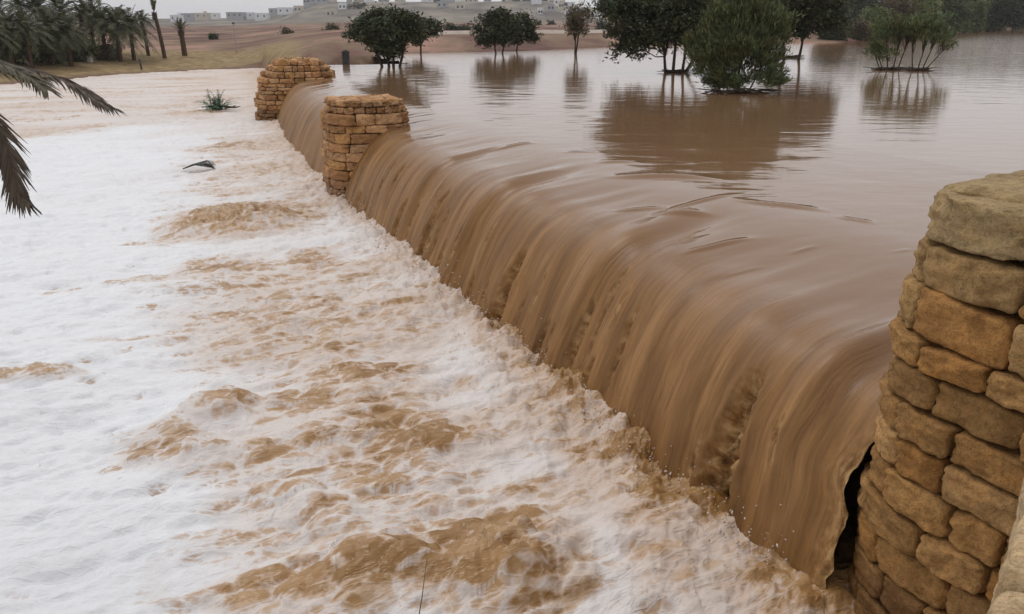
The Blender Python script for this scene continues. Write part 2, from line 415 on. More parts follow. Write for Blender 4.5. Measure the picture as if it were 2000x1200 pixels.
TEARS = [t_ + (2.,) for t_ in TEARS]
for _ in range(46):
    f0_ = rg.uniform(.15, .85); TEARS.append((rg.uniform(.4, S_MID - .6), rg.uniform(.012, .045), rg.uniform(.4, 1), f0_, f0_ + rg.uniform(.06, .30)))
RIP = []                                      # standing ripples upstream of the lip: centre, half length, half width, turn, height
for (u0, v0, u1, v1, wd, am) in [(1170, 315, 1240, 320, .10, .028), (1200, 340, 1390, 352, .13, .05), (1200, 388, 1300, 394, .05, .02), (1280, 402, 1390, 410, .08, .035),
                                 (1290, 400, 1430, 382, .05, .025), (1450, 391, 1600, 413, .07, .035), (1335, 462, 1468, 454, .055, .028), (1640, 424, 1700, 438, .05, .022),
                                 (960, 282, 1040, 280, .10, .03), (1100, 296, 1170, 300, .08, .015), (1545, 475, 1600, 473, .04, .012), (1745, 489, 1785, 489, .03, .010),
                                 (1410, 497, 1500, 492, .04, .008), (1000, 330, 1090, 325, .10, .014)]:
    a = P(u0, v0, LAKE); b_ = P(u1, v1, LAKE); RIP.append(((a + b_) / 2, np.hypot(*(b_ - a)[:2]) / 2, wd, math.atan2(b_[1] - a[1], b_[0] - a[0]), am))
def sheet(s0, s1, ds, nt_, first=False):
    ns = int((s1 - s0) / ds) + 1
    tt = np.concatenate([np.linspace(0, A_LIP - .4, nt_ // 3)[:-1], np.linspace(A_LIP - .4, A_END, nt_)])
    ss = np.linspace(s0, s1, ns)
    Sg, Tg = np.meshgrid(ss, tt, indexing='ij')
    q = np.interp(Tg, PA, PQ); z = np.interp(Tg, PA, PZ)
    f = np.clip((Tg - A_LIP) / (A_END - A_LIP), 0, 1.2)              # 0 at the lip, 1 at the foot
    pre = sstep(A_LIP - 1.6, A_LIP + .4, Tg)
    if first:                                                       # the sheet lets go of the near pillar as it falls
        edge = -.10 + .05 * f - .11 * sstep(.3, 1., f) + .20 * fbm(f * 3.3, 9.1) * sstep(.15, .5, f) + .03 * noise(f * 5.1, 1.7) * sstep(.2, .5, f) + .03 * noise(f * 17, 4.7) * sstep(.3, .6, f)
        Sg2 = Sg + (edge - s0) * np.exp(-(Sg - s0) / .42)
    else: Sg2 = Sg
    # the outward shift (thicker and thinner tongues of water, furrows that run with the flow)
    bend = Sg + .10 * fbm(Sg * .5, Tg * .6) 
    o = .085 * pre * fbm(bend * .75, Tg * .18, 2.2, 2) + .030 * pre * fbm(bend * 2.4, Tg * .22, 5.1, 2)
    o = o + (.019 * fbm(bend * 5.5, Tg * .35, 8.3, 3) + .006 * fbm(bend * 15, Tg * .6, 1.3, 2)) * sstep(-.1, .7, f) * pre
    o = o + .012 * fbm(Sg * 9, Tg * 3.5, 4.4, 3) * sstep(.4, 1.05, f)
    # two long rolls of the surface that start upstream and curl over the lip
    for (sc, sh, amp, wd) in [(s_of_pix(860, 560), 1.2, .10, .22), (s_of_pix(1080, 720), 1.9, .11, .30), (s_of_pix(740, 480), .9, .05, .15), (s_of_pix(1490, 1060), .5, .06, .16)]:
        ctr = sc + sh * .35 * (1 - f) ** 2 * sstep(A_LIP + .6, A_LIP - 2.4, Tg)
        x_ = (Sg - ctr) / wd
        o = o + amp * pre * sstep(-.1, .15, f + pre * .3) * (np.exp(-x_ ** 2) - .7 * np.exp(-(x_ + 1.3) ** 2))
    froth = np.zeros_like(o); bl_ = billow(Sg * 6.5, Tg * 3.2, 1.1, 4, .6) * 1.5 - .2
    for (sc, wd, st, f0, f1) in TEARS:
        ww = wd * (.35 + .75 * np.clip((f - f0) / (1 - f0 + .01), 0, 1)) + .02
        c_ = (sc + .06 * fbm(tt * 2.2, sc) + .02 * noise(tt * 9, sc))[None, :]
        m = np.exp(-(np.abs(Sg - c_) / ww) ** 2.6) * sstep(f0, f0 + .16, f) * st * (1 - sstep(f1, f1 + .2, f))
        o = o - m * (.23 * min(1, wd / .08)) + m * .26 * min(1, wd / .12) * bl_
        froth = np.maximum(froth, np.clip(m * 1.25, 0, 1))
        o = o + .045 * min(1, wd / .15) * np.exp(-((np.abs(Sg - c_) - ww * 1.35) / (.05 + wd * .15)) ** 2) * sstep(f0, f0 + .2, f) * (1 - sstep(f1, f1 + .2, f))
    if first:
        m = np.exp(-np.maximum(Sg2 - edge, 0) / .10) * sstep(.22, .45, f)
        o = o + m * .14 * fbm(Sg2 * 5 + .6 * Tg, Tg * 1.6, 2.1, 4, .65); froth = np.maximum(froth, m)
    # ragged foot
    o = o + .05 * fbm(Sg * 4, Tg * 4, 7.7, 3) * sstep(.82, 1.0, f); froth = np.maximum(froth, .5 * sstep(.9, 1.03, f + .08 * fbm(Sg * 5, Tg * 2, 6)))
    dq = np.interp(Tg + .02, PA, PQ) - np.interp(Tg - .02, PA, PQ); dz = np.interp(Tg + .02, PA, PZ) - np.interp(Tg - .02, PA, PZ)
    l = np.hypot(dq, dz) + 1e-9; nq, nz = dz / l, -dq / l            # outward: towards downstream and up
    q = q + nq * o; z = z + nz * o
    # small random waves and the drawn-out standing ripples on the flat water
    if first: q = q - (.24 + .26 * sstep(1.0, .1, f)) * sstep(3.2, .9, q) * sstep(4.8, .4, Sg2)
    bx, by, dx, dy = base_at(Sg2)
    X = bx + dy * q; Yv = by - dx * q
    fl = sstep(0, .8, Tg) * (1 - .8 * sstep(A_LIP, A_LIP + .8, Tg))
    z = z + .010 * fl * fbm(X * .9, Yv * .9, 3.3, 3)
    for (c0, ln, wd, an_, am) in RIP:
        u_ = (X - c0[0]) * cos(an_) + (Yv - c0[1]) * sin(an_); v_ = -(X - c0[0]) * sin(an_) + (Yv - c0[1]) * cos(an_)
        v_ = v_ - .10 * wd / .1 * np.sin(u_ / ln * 2.2) * .6
        prof = np.where(v_ > 0, np.exp(-(v_ / (wd * 1.6)) ** 2), np.exp(-(v_ / (wd * .55)) ** 2))
        z = z + am * prof * np.exp(-(np.abs(u_) / (ln * .95)) ** 3)
    V = np.stack([X, Yv, z], -1).reshape(-1, 3)
    uv = np.stack([Sg + .10 * fbm(Sg * .5, Tg * .6), Tg], -1).reshape(-1, 2)
    return npmesh('waterfall', V, grid_faces(ns, len(tt))[:, ::-1], M_FALL, uv=uv, extra={'drop': sstep(A_LIP - .5, A_LIP + 1.0, Tg).ravel(), 'froth': froth.ravel()})
wf = sheet(-.1, S_MID, .026, 330, True); wf2 = sheet(S_MID, S_FAR, .055, 170); wf3 = sheet(S_FAR, S_END, .2, 90)
for o, lb in ((wf, 'brown curtain of floodwater pouring between the near and the middle stone pillar'), (wf2, 'brown curtain of floodwater between the middle and the farthest pillar'), (wf3, 'thin strip of overflow beyond the farthest pillar')):
    tag(o, lb, kind='structure')
# still water between near pillar and the land on the right, continuing the flat sheet
mb = MB(); s_ = np.linspace(-9, -.05, 20); bx, by, dx, dy = base_at(s_)
a = np.stack([bx + dy * 1.7, by - dx * 1.7, np.full(20, LAKE - .02)], -1); c_ = np.stack([bx + dy * 7.6, by - dx * 7.6, np.full(20, LAKE - .002)], -1)
VV = np.concatenate([a, c_]); mb.add(VV, [(i, i + 20, i + 21, i + 1) for i in range(19)])
tag(mb.build('backwater', M_WATER), kind='structure')

# masonry weir behind the water
mb = MB(); s_ = np.linspace(-1.2, S_END + 3, 160); bx, by, dx, dy = base_at(s_)
ring = [(.62, -1.0), (.56, .3), (.60, .82), (.85, .98), (2.3, 1.2), (2.4, -1.0)]
VV = np.concatenate([np.stack([bx + dy * a, by - dx * a, np.full(160, z)], -1) for a, z in ring])
FF = [(k * 160 + i, k * 160 + i + 1, (k + 1) * 160 + i + 1, (k + 1) * 160 + i) for k in range(5) for i in range(159)]
mb.add(VV, FF)
wr = mb.build('weir_wall', M_WALL, smooth=False)
tag(wr, 'dark wet masonry wall behind the falling brown water', 'weir wall')

# ------------------------------------------------------------------ foaming river below
# brown boils and tan drifts seen in the foam: photo centre, half sizes, strength
BOILS = [(480, 432, 130, 30, 1.05), (380, 455, 90, 22, .6), (425, 795, 70, 34, .95), (990, 1120, 140, 88, 1.15), (610, 640, 150, 26, .75), (480, 680, 120, 22, .6), (450, 522, 105, 22, .75), (610, 508, 60, 20, .8),
         (480, 285, 90, 18, .65), (560, 340, 120, 20, .5), (480, 355, 130, 14, .4), (600, 785, 110, 30, .7), (700, 735, 130, 34, .7), (740, 815, 130, 36, .8), (820, 885, 110, 40, .95),
         (530, 890, 70, 26, .8), (330, 870, 80, 42, .85), (720, 950, 80, 34, .75), (870, 1010, 90, 40, .6), (600, 1050, 160, 40, .55), (560, 1145, 150, 48, .9), (740, 1110, 90, 60, .95), (1050, 965, 90, 28, .6),
         (1130, 892, 42, 34, 1.2), (905, 755, 28, 16, .9), (1180, 905, 60, 36, .6), (1300, 990, 90, 50, .8), (1420, 1060, 110, 40, .8), (1540, 1110, 90, 36, .8), (1250, 870, 60, 26, .6), (650, 1180, 120, 40, .7),
         (60, 735, 90, 9, .75), (215, 665, 80, 8, .45), (110, 560, 70, 14, .3), (260, 545, 90, 12, .35), (690, 560, 130, 20, .4), (560, 590, 150, 22, .45), (760, 460, 50, 14, .4), (300, 1120, 50, 60, .3),
         (840, 660, 60, 14, .25), (980, 700, 60, 14, .2), (1760, 1140, 90, 40, .3), (640, 400, 60, 18, .4), (520, 220, 30, 14, .3), (640, 600, 280, 120, .52), (690, 860, 290, 150, .60), (640, 1060, 300, 110, .45), (520, 330, 150, 90, .38), (950, 1100, 220, 110, .5), (350, 850, 140, 80, .35)]
E = []
for (u, v, ru, rv, st) in BOILS:
    c0 = P(u, v, 0); a = P(u + ru, v - ru * .08, 0) - c0; b_ = P(u, v - rv, 0) - c0; b2 = c0 - P(u, v + rv, 0)
    E.append((c0, a[:2], (b_ + b2)[:2] / 2, st))
yr = 2.6 * (98 / 2.6) ** (np.linspace(0, 1, 860)); an = np.concatenate([np.linspace(-1.5, -.68, 70)[:-1], np.linspace(-.68, .56, 860), np.linspace(.56, .95, 40)[1:]])
gx = yr[:, None] * an[None, :]; gy = np.repeat(yr[:, None], len(an), 1)
q, s = qs_of(gx, gy)
sel = ((q < 1.3) & ((gy < shore(gx / gy) + 5) | ((gx / gy > -.31) & (gy < 84)))).ravel()
F = grid_faces(*gx.shape); F = F[sel[F].all(1)]
used = np.unique(F); rem = np.zeros(gx.size, int); rem[used] = np.arange(len(used)); F = rem[F]
x = gx.ravel()[used]; y = gy.ravel()[used]; q = q.ravel()[used]; s = s.ravel()[used]; dn = -q - .20 * sstep(4.8, 1.2, s)
fa = -(.925 * x + .38 * y); fb = (.38 * x - .925 * y)              # with the flow, across the flow
wx = .35 * fbm(fa * .5, fb * .8, 1.1, 3); wy = .22 * fbm(fa * .6, fb * .9, 6.1, 3)
B = np.zeros_like(x)
nzb = fbm(fa * .8, fb * 1.6, 9.2, 4)
for (c0, a, b_, st) in E:
    M_ = np.linalg.inv(np.array([[a[0], b_[0]], [a[1], b_[1]]]))
    dx_, dy_ = x - c0[0] + wx * min(1, np.hypot(*a)), y - c0[1] + wy * min(1, np.hypot(*b_) * 1.2)
    e = np.hypot(M_[0, 0] * dx_ + M_[0, 1] * dy_, M_[1, 0] * dx_ + M_[1, 1] * dy_)
    B = np.maximum(B, st * sstep(1.75, .25, e + .55 * nzb))
near_base = np.exp(-np.maximum(dn - .05, 0) / (.50 + .45 * sstep(6, 1.5, s)))
B = np.maximum(B, near_base * (.60 + .6 * fbm(s * 1.1, dn * 2, 2.7, 3)) * (.60 + .85 * sstep(9, 2, s)))
B = np.clip(B * (1 + .75 * fbm(fa * .55, fb * 1.1, 21.5, 3)) + .16 * fbm(fa * .35, fb * .9, 12.5, 4) + .10 * sstep(12, 3, dn) - .08, 0, 1.2)
f1, f2, cid = voro(fa * 2.6 + 1.4 * wx, fb * 4.2 + 1.4 * wy)       # rounded cells of brown water in a net of foam
g1, g2, cid2 = voro(fa * 5.5 + 2 * wx, fb * 8 + 2 * wy)
web = np.exp(-((f2 - f1) / .15) ** 1.5); web2 = np.exp(-((g2 - g1) / .2) ** 1.5)
strk = fbm(fa * .9, fb * 3.6, 4.9, 4)
foam = 1.10 - B * (1.32 + .3 * strk) - .55 * strk * sstep(.05, .4, B) + (.62 * web + .25 * web2) * sstep(.15, .6, B) * (1 - .55 * near_base)
foam = foam - .35 * np.maximum(fbm(fa * 1.4, fb * 3.2, 31.0, 4) - .22, 0) * 2
tanm = np.clip(-.06 + .5 * near_base + .55 * sstep(26, 46, y) * sstep(-.15, .35, -x / y + .1) + .5 * sstep(.1, .5, B) + .35 * fbm(fa * .3, fb * .5, 8.1, 3) + .30 * sstep(6, 1, dn) - .45 * sstep(5, 10, dn) * sstep(20, 10, y), 0, 1)
p1, p2, pid = voro(fa * 2.1 + wx * 2, fb * 3.6 + wy * 2); pit = np.exp(-(p1 / .20) ** 2) * (pid < .30) * sstep(.5, .2, B)
foam = foam - .40 * pit
damp = 1 / (1 + (y / 38) ** 2)
dome = np.sqrt(np.clip(1 - (f1 / .75) ** 2, 0, 1))
h = .23 * fbm(fa * .33, fb * .55, 1.7, 3) + .085 * fbm(fa * .8 + wx, fb * 1.9 + wy, 5.5, 3)
h = h + .085 * dome * sstep(.2, .8, B) * (.3 + .9 * cid) * (1 - .5 * near_base)
h = h - .060 * billow(fa * 1.3 + wx, fb * 3.0 + wy, 2.0, 4, .6) * (1 - .5 * sstep(.3, .8, B)) + .012 * fbm(fa * 9, fb * 13, 3, 2)
h = h - .055 * pit + .035 * fbm(fa * 2.6 + wx, fb * 4.6 + wy, 14, 3)
h = h - .05 * sstep(.45, .1, fbm(fa * 2.2, fb * 4.5, 7.7, 2) + .5) * .8
pa, pb = P(0, 292, 0), P(500, 213, 0); nb = np.array([-(pb - pa)[1], (pb - pa)[0]]); nb /= np.hypot(*nb)
calm = sstep(-1.2, 2.5, (x - pa[0]) * nb[0] + (y - pa[1]) * nb[1] + 2.5 * fbm(x * .12, y * .12, 3, 3)) * sstep(-1, 3, dn)
tanm = np.maximum(tanm, calm * (.62 + .5 * fbm(fa * .1, fb * .35, 4, 4))); foam = foam - calm * (.34 + .95 * fbm(fa * .16, fb * .5, 9, 4))
for (u, v, rr, am) in [(990, 1130, .40, .30), (480, 435, .9, .30), (425, 800, .4, .20), (1130, 895, .22, -.10), (905, 757, .16, -.16), (820, 880, .4, .12), (740, 1110, .35, .14), (620, 1000, .30, .12), (1100, 790, .5, .16), (960, 830, .5, .10), (1250, 1090, .5, .10), (390, 905, .28, .12)]:
    c0 = P(u, v, 0); d_ = np.hypot((x - c0[0]) * .8, y - c0[1]); h = h + am * np.exp(-(d_ / rr) ** 2) * (1 + .8 * fbm(x * 3.5, y * 3.5, 2, 3))
pile = np.exp(-np.maximum(dn, 0) / .7) * sstep(-.9, .1, dn)
pile = pile * (.45 + .55 * sstep(.2, 2.6, s))
h = h + pile * (.16 + .30 * billow(s * 1.9, dn * 2.6, 5, 4, .6) + .12 * fbm(s * 5, dn * 5, 1, 3))
z = RIVER + h * (.35 + .65 * damp)
z = np.where(gy.ravel()[used] > 45, z * .6, z)
river = npmesh('river_water', np.stack([x, y, z], -1), F, M_FOAM, extra={'foam': foam, 'tan': tanm})
tag(river, kind='structure')

rg = np.random.default_rng(77); nsp = 1500; ss_ = rg.random(nsp) ** 1.5 * (S_MID - .5) + .25; bx, by, dx, dy = base_at(ss_)
qq_ = -rg.gamma(2., .09, nsp) + .06 - .2 * sstep(4.8, 1.2, ss_); zz_ = .14 + rg.gamma(1.5, .07, nsp); rr_ = rg.uniform(.003, .011, nsp) * np.where(rg.random(nsp) < .08, 1.7, 1)
oc = np.array([(1, 0, 0), (-1, 0, 0), (0, 1, 0), (0, -1, 0), (0, 0, 1), (0, 0, -1.)]); of_ = np.array([(0, 2, 4), (2, 1, 4), (1, 3, 4), (3, 0, 4), (2, 0, 5), (1, 2, 5), (3, 1, 5), (0, 3, 5)])
st_ = rg.uniform(.7, 2.4, (nsp, 1, 1)); d3 = rg.normal(size=(nsp, 3)); d3 /= np.linalg.norm(d3, axis=1)[:, None]
V = oc[None] * rr_[:, None, None] ; V = V + (V * d3[:, None]).sum(-1, keepdims=True) * d3[:, None] * (st_ - 1)
V = V + np.stack([bx + dy * qq_, by - dx * qq_, zz_], -1)[:, None]
F = (of_[None] + np.arange(nsp)[:, None, None] * 6).reshape(-1, 3)
sp = npmesh('water_spray', V.reshape(-1, 3), F, M_FOAM, extra={'foam': np.full(nsp * 6, .55), 'tan': np.full(nsp * 6, .8)}); tag(sp, kind='stuff')

# ------------------------------------------------------------------ stone masonry
def stone_template(n, m=9.0):
    g = np.linspace(-1, 1, n + 1); a, b_ = np.meshgrid(g, g, indexing='ij'); V = []; F = []
    for ax in range(3):
        for sg in (-1, 1):
            p = np.zeros((n + 1, n + 1, 3)); p[..., ax] = sg; p[..., (ax + 1) % 3] = a * sg; p[..., (ax + 2) % 3] = b_
            F.append(grid_faces(n + 1, n + 1) + len(V) * (n + 1) ** 2); V.append(p.reshape(-1, 3))
    V = np.concatenate(V); F = np.concatenate(F)
    _, i, inv = np.unique(np.round(V, 5), axis=0, return_index=True, return_inverse=True)
    V = V[i]; F = inv.ravel()[F]
    return V * (1 / (np.abs(V) ** m).sum(1) ** (1 / m))[:, None], F
class Ring:                                   # rounded-rectangle footprint, addressed by arc length
    def __init__(s, a, b_, n=3.4):
        th = np.linspace(0, 2 * pi, 721)
        s.p = np.stack([a * np.sign(np.cos(th)) * np.abs(np.cos(th)) ** (2 / n), b_ * np.sign(np.sin(th)) * np.abs(np.sin(th)) ** (2 / n)], -1)
        s.l = np.concatenate([[0], np.cumsum(np.hypot(*np.diff(s.p, axis=0).T))]); s.L = s.l[-1]
    def at(s, u):
        u = np.mod(u, s.L); x_ = np.interp(u, s.l, s.p[:, 0]); y_ = np.interp(u, s.l, s.p[:, 1]); e = .06
        x2 = np.interp(np.mod(u + e, s.L), s.l, s.p[:, 0]); y2 = np.interp(np.mod(u + e, s.L), s.l, s.p[:, 1])
        x1 = np.interp(np.mod(u - e, s.L), s.l, s.p[:, 0]); y1 = np.interp(np.mod(u - e, s.L), s.l, s.p[:, 1])
        t_ = np.stack([x2 - x1, y2 - y1], -1); t_ /= np.linalg.norm(t_, axis=-1)[..., None] + 1e-9
        return x_, y_, t_[..., 1], -t_[..., 0]
def masonry(mb, mortar, courses, n, tint, seed, sw=(.28, .55), depth=.16, gap=.012, rough=.02, cover=True, jit=.02, skip=None, m_=10, lose=0.):
    rg = np.random.default_rng(seed); TV, TF = stone_template(n, m_)
    for (z0, z1, a, b_) in courses:
        rn = Ring(a, b_); u = rg.random() * .5; end = u + rn.L
        while u < end - .08:
            wd = rg.uniform(*sw); wd = end - u if end - u - wd < sw[0] * .7 else wd
            cu = u + wd / 2; hh = (z1 - z0) / 2 - gap * rg.uniform(.3, 1.3); hw = wd / 2 - gap * rg.uniform(.4, 1.4); of = rg.uniform(-jit, jit)
            tl = rg.uniform(-.03, .03); p = TV.copy()
            so_ = rg.random(3) * 50
            nz = fbm(p[:, 0] * wd * 3.2 + so_[0], p[:, 1] * 1.1 + so_[1], p[:, 2] * 1.1 + so_[2], 3, .6)
            n2_ = fbm(p[:, 0] * wd * 9 + so_[1], p[:, 1] * 2.8 + so_[2], p[:, 2] * 2.8, 2, .6)
            uu = cu + p[:, 0] * hw * (1 + .10 * noise(p[:, 1] * 1.3 + so_[0], p[:, 2]) + .05 * n2_); zz = (z0 + z1) / 2 + (p[:, 1] * hh * (1 + .16 * noise(p[:, 0] * 1.3 + so_[1], p[:, 2]) + .06 * n2_)) + tl * p[:, 0] * hw * 2
            x_, y_, nx, ny = rn.at(uu); r_ = (p[:, 2] * depth) * (1) - depth * .72 + of + nz * rough * 2.6 + n2_ * rough * .8
            V = np.stack([x_ + nx * r_, y_ + ny * r_, zz], -1)
            if rg.random() >= lose:
                tc = tint[rg.integers(len(tint))] * rg.uniform(.78, 1.18)
                mb.add(V, TF, np.clip(tc, 0, 1))
            u += wd
        th = np.linspace(0, 2 * pi, 49)[:-1]; rr = Ring(a - .085, b_ - .085); uu = np.arange(48) / 48 * rr.L; x_, y_, _, _ = rr.at(uu)
        V = np.concatenate([np.stack([x_, y_, np.full(48, z0 - .06)], -1), np.stack([x_, y_, np.full(48, z1 - .05)], -1), [[0, 0, z1 - .05]]])
        mortar.add(V, [(i, (i + 1) % 48, 48 + (i + 1) % 48, 48 + i) for i in range(48)]); mortar.add(V[48:], [(i, (i + 1) % 48, 48) for i in range(48)])
def flags(mb, z, a, b_, n, tint, seed, th=.09, cell=.42, rough=.02):
    """irregular flat stones closing the top of a pillar"""
    rg = np.random.default_rng(seed); TV, TF = stone_template(n, 7)
    for i in np.arange(-a, a, cell):
        for j in np.arange(-b_, b_, cell * 1.2):
            cx, cy = i + cell / 2 + rg.uniform(-.04, .04), j + cell * .6 + rg.uniform(-.04, .04)
            if (abs(cx) / (a + .02)) ** 3.4 + (abs(cy) / (b_ + .02)) ** 3.4 > 1: continue
            p = TV.copy(); nz = fbm(p[:, 0] + i * 3, p[:, 1] + j * 3, p[:, 2], 3)
            V = np.stack([cx + p[:, 0] * cell * .49, cy + p[:, 1] * cell * .58, z - th * .6 + p[:, 2] * th * (1 + nz * .3) + nz * rough], -1)
            mb.add(V, TF, np.clip(tint[rg.integers(len(tint))] * rg.uniform(.85, 1.15), 0, 1))
T_NEAR = [np.array(c) * np.array((.92, .84, .74)) for c in ((.40, .25, .105), (.45, .29, .13), (.37, .225, .09), (.45, .30, .145), (.41, .255, .105), (.43, .245, .085), (.38, .24, .10))]
T_LIGHT = [np.array(c) * np.array((.88, .81, .70)) for c in ((.44, .31, .16), (.43, .30, .145), (.45, .325, .17), (.45, .26, .10))]
T_MID = [np.array(c) * np.array((.96, .91, .90)) for c in ((.54, .34, .18), (.48, .28, .135), (.57, .375, .215), (.44, .255, .12), (.54, .355, .195), (.50, .305, .13))]
NA = math.atan2(_k * -1 / sqrt(1 + _k * _k), 1 / sqrt(1 + _k * _k))   # angle of the upstream normal near the camera
def frame_at(s_, q_):
    bx, by, dx, dy = base_at(s_); return (float(bx + dy * q_), float(by - dx * q_)), math.atan2(-dx, dy)

# near pillar
(cx, cy), ra = frame_at(-.98, 1.22)
pr = empty('stone_pillar', (cx, cy, 0), ra)
tag(pr, 'big rounded stone pillar in the right foreground with a weathered flat capstone', 'stone pillar', 'stone pillars of the weir')
lo = MB(); up = MB(); co = MB(); cp = MB()
cs = []; z = -.45; a, b_ = 1.36, 1.06
hts = [.27, .25, .26, .24, .25, .23, .25, .24, .22, .24, .18]
for i, h_ in enumerate(hts):
    k = z / 2.2; cs.append((z, z + h_, a - .05 * k, b_ - .05 * k)); z += h_
masonry(lo, co, cs, 14, T_NEAR, 5, (.30, .58), .17, .011, .020, jit=.024, m_=13)
cs = [(z, z + .29, 1.28, .98), (z + .29, z + .56, 1.23, .93)]
masonry(up, co, cs, 14, T_LIGHT, 9, (.42, .75), .20, .008, .022, jit=.015, m_=13); z += .56
masonry(cp, co, [(z, z + .30, 1.18, .87)], 18, [np.array((.35, .26, .14)), np.array((.33, .24, .125))], 21, (.8, 1.15), .30, .008, .035, m_=12); 
flags(cp, z + .30, 1.04, .74, 14, [np.array((.37, .29, .15)), np.array((.35, .265, .14))], 4, .055, .62, .03)
lo.build('lower_masonry', M_STONE, pr); up.build('upper_masonry', M_STONE, pr); cp.build('capstone', M_STONE, pr); co.build('joint_core', M_MORTAR, pr, smooth=False)
Z_NEARTOP = z + .3
# a few loose boulders at the foot, left of the pillar
for (u, v, r_, sd) in [(1672, 1080, .20, 1), (1632, 1150, .15, 2), (1700, 1150, .18, 3)]:
    pp = P(u, v, .12); TV, TF = stone_template(12, 4); mb = MB(); p = TV.copy(); nz = fbm(p[:, 0] * 1.2 + sd * 7, p[:, 1] * 1.2, p[:, 2] * 1.2, 4)
    mb.add(p * r_ * np.array([1.2, .95, .7]) * (1 + nz[:, None] * .7), TF, (.27, .18, .085))
    o = mb.build('boulder', M_STONE, loc=(pp[0], pp[1], [.14, -.02, .05][sd - 1]))
    tag(o, ['rounded boulder wedged between the waterfall edge and the near pillar', 'low boulder half under foam at the foot of the waterfall beside near pillar', 'rounded boulder against the near pillar just above the foam'][sd - 1], 'boulder', 'boulders at the foot of the near pillar')

# middle pillar
(cx, cy), ra = frame_at(S_MID + .35, .80)
pm = empty('stone_pillar', (cx, cy, 0), ra)
tag(pm, 'middle stone pillar with flat top, water pouring past both sides', 'stone pillar', 'stone pillars of the weir')
lo = MB(); co = MB(); cp = MB(); cs = []; z = -.4; i = 0
rgc = np.random.default_rng(2)
while z < 2.02: hc = rgc.uniform(.15, .27); cs.append((z, z + hc, .90 - .03 * z / 2 + rgc.uniform(-.02, .04), .95 - .03 * z / 2 + rgc.uniform(-.02, .03))); z += hc
masonry(lo, co, cs, 9, T_MID, 12, (.34, .70), .15, .007, .03, jit=.04, m_=14)
masonry(cp, co, [(z, z + .15, .83, .86), (z + .15, z + .27, .80, .84)], 6, [c * .85 for c in T_MID], 31, (.13, .3), .12, .008, .04, jit=.05, lose=.05); flags(cp, z + .27, .76, .78, 6, T_MID, 5, .06, .3)
lo.build('masonry', M_STONE, pm); cp.build('capstone', M_STONE, pm); co.build('joint_core', M_MORTAR2, pm, smooth=False)

# farthest pillar
(cx, cy), ra = frame_at(S_FAR + .6, 1.22)
pf = empty('stone_pillar', (cx, cy, 0), ra)
tag(pf, 'farthest stone pillar, broad and crumbling, with dry plants growing on its top', 'stone pillar', 'stone pillars of the weir')
lo = MB(); co = MB(); cp = MB(); cs = []; z = -.4
while z < 1.62: hc = rgc.uniform(.13, .26); cs.append((z, z + hc, 1.86 - .12 * z + rgc.uniform(-.05, .06), 1.4 + rgc.uniform(-.03, .05))); z += hc
masonry(lo, co, cs, 5, T_MID, 15, (.3, .7), .16, .010, .05, jit=.09)
masonry(cp, co, [(z, z + .24, 1.42, 1.3), (z + .24, z + .46, 1.18, 1.15), (z + .46, z + .66, .95, .9)], 5, T_MID, 33, (.2, .5), .15, .012, .05, jit=.10, lose=.08); flags(cp, z + .66, .85, .85, 5, T_MID, 6, .14, .4, .10)
lo.build('masonry', M_STONE, pf); cp.build('broken_top', M_STONE, pf); co.build('joint_core', M_MORTAR2, pf, smooth=False)
ZF = z + .64; PFC = (cx, cy)

# abutment the camera stands on: its edge stones just enter the picture at the lower right
ab = empty('stone_abutment', (2.6, .6, 0)); tag(ab, 'pale rough coping stones of the wall at the lower right corner', 'stone wall')
mb = MB(); co = MB()
e0 = np.array([1.18, 1.79]); e1 = np.array([1.555, 2.31]); dv = (e1 - e0) / np.linalg.norm(e1 - e0); nv = np.array([dv[1], -dv[0]])
TV, TF = stone_template(16, 10); rg = np.random.default_rng(8); u = -2.6
while u < 2.0:
    wd = rg.uniform(.4, .6)
    for kz in range(11):
        z1 = 2.6 - kz * .28; p = TV.copy(); o_ = rg.random(3) * 30; nz = fbm(p[:, 0] * 1.5 + o_[0], p[:, 1] + o_[1], p[:, 2] + o_[2], 4)
        al = u + wd / 2 + (.2 if kz % 2 else 0) + p[:, 0] * (wd / 2 - .008); ac = .27 + .012 * kz * -1 + p[:, 1] * .25 + nz * .025 + rg.uniform(-.012, .012)
        xy = e0 + np.outer(al, dv) + np.outer(ac, nv)
        mb.add(np.stack([xy[:, 0] - 2.6, xy[:, 1] - .6, z1 - .14 + p[:, 2] * .132 + nz * .015], -1), TF, np.array((.50, .38, .24)) * rg.uniform(.88, 1.12))
        if kz > 3 and u < -1: break
    u += wd
mb.build('coping_stones', M_STONE, ab)
poly = [e0 - dv * 2.6 + nv * .1, e1 + dv * 1.4 + nv * .1, np.array([3.3, 3.9]), np.array([6.5, 3.2]), np.array([6.5, -8]), np.array([-3.5, -8.])]
V = [(p_[0] - 2.6, p_[1] - .6, -1.0) for p_ in poly] + [(p_[0] - 2.6, p_[1] - .6, 2.53) for p_ in poly]
me = bpy.data.meshes.new('fill'); me.from_pydata(V, [], [tuple(range(6, 12))] + [(i, (i + 1) % 6, 6 + (i + 1) % 6, 6 + i) for i in range(6)])
me.materials.append(simple('packed_rubble', (.16, .11, .07), (.25, .18, .11), 6)); fo = bpy.data.objects.new('fill', me); S.collection.objects.link(fo); fo.parent = ab

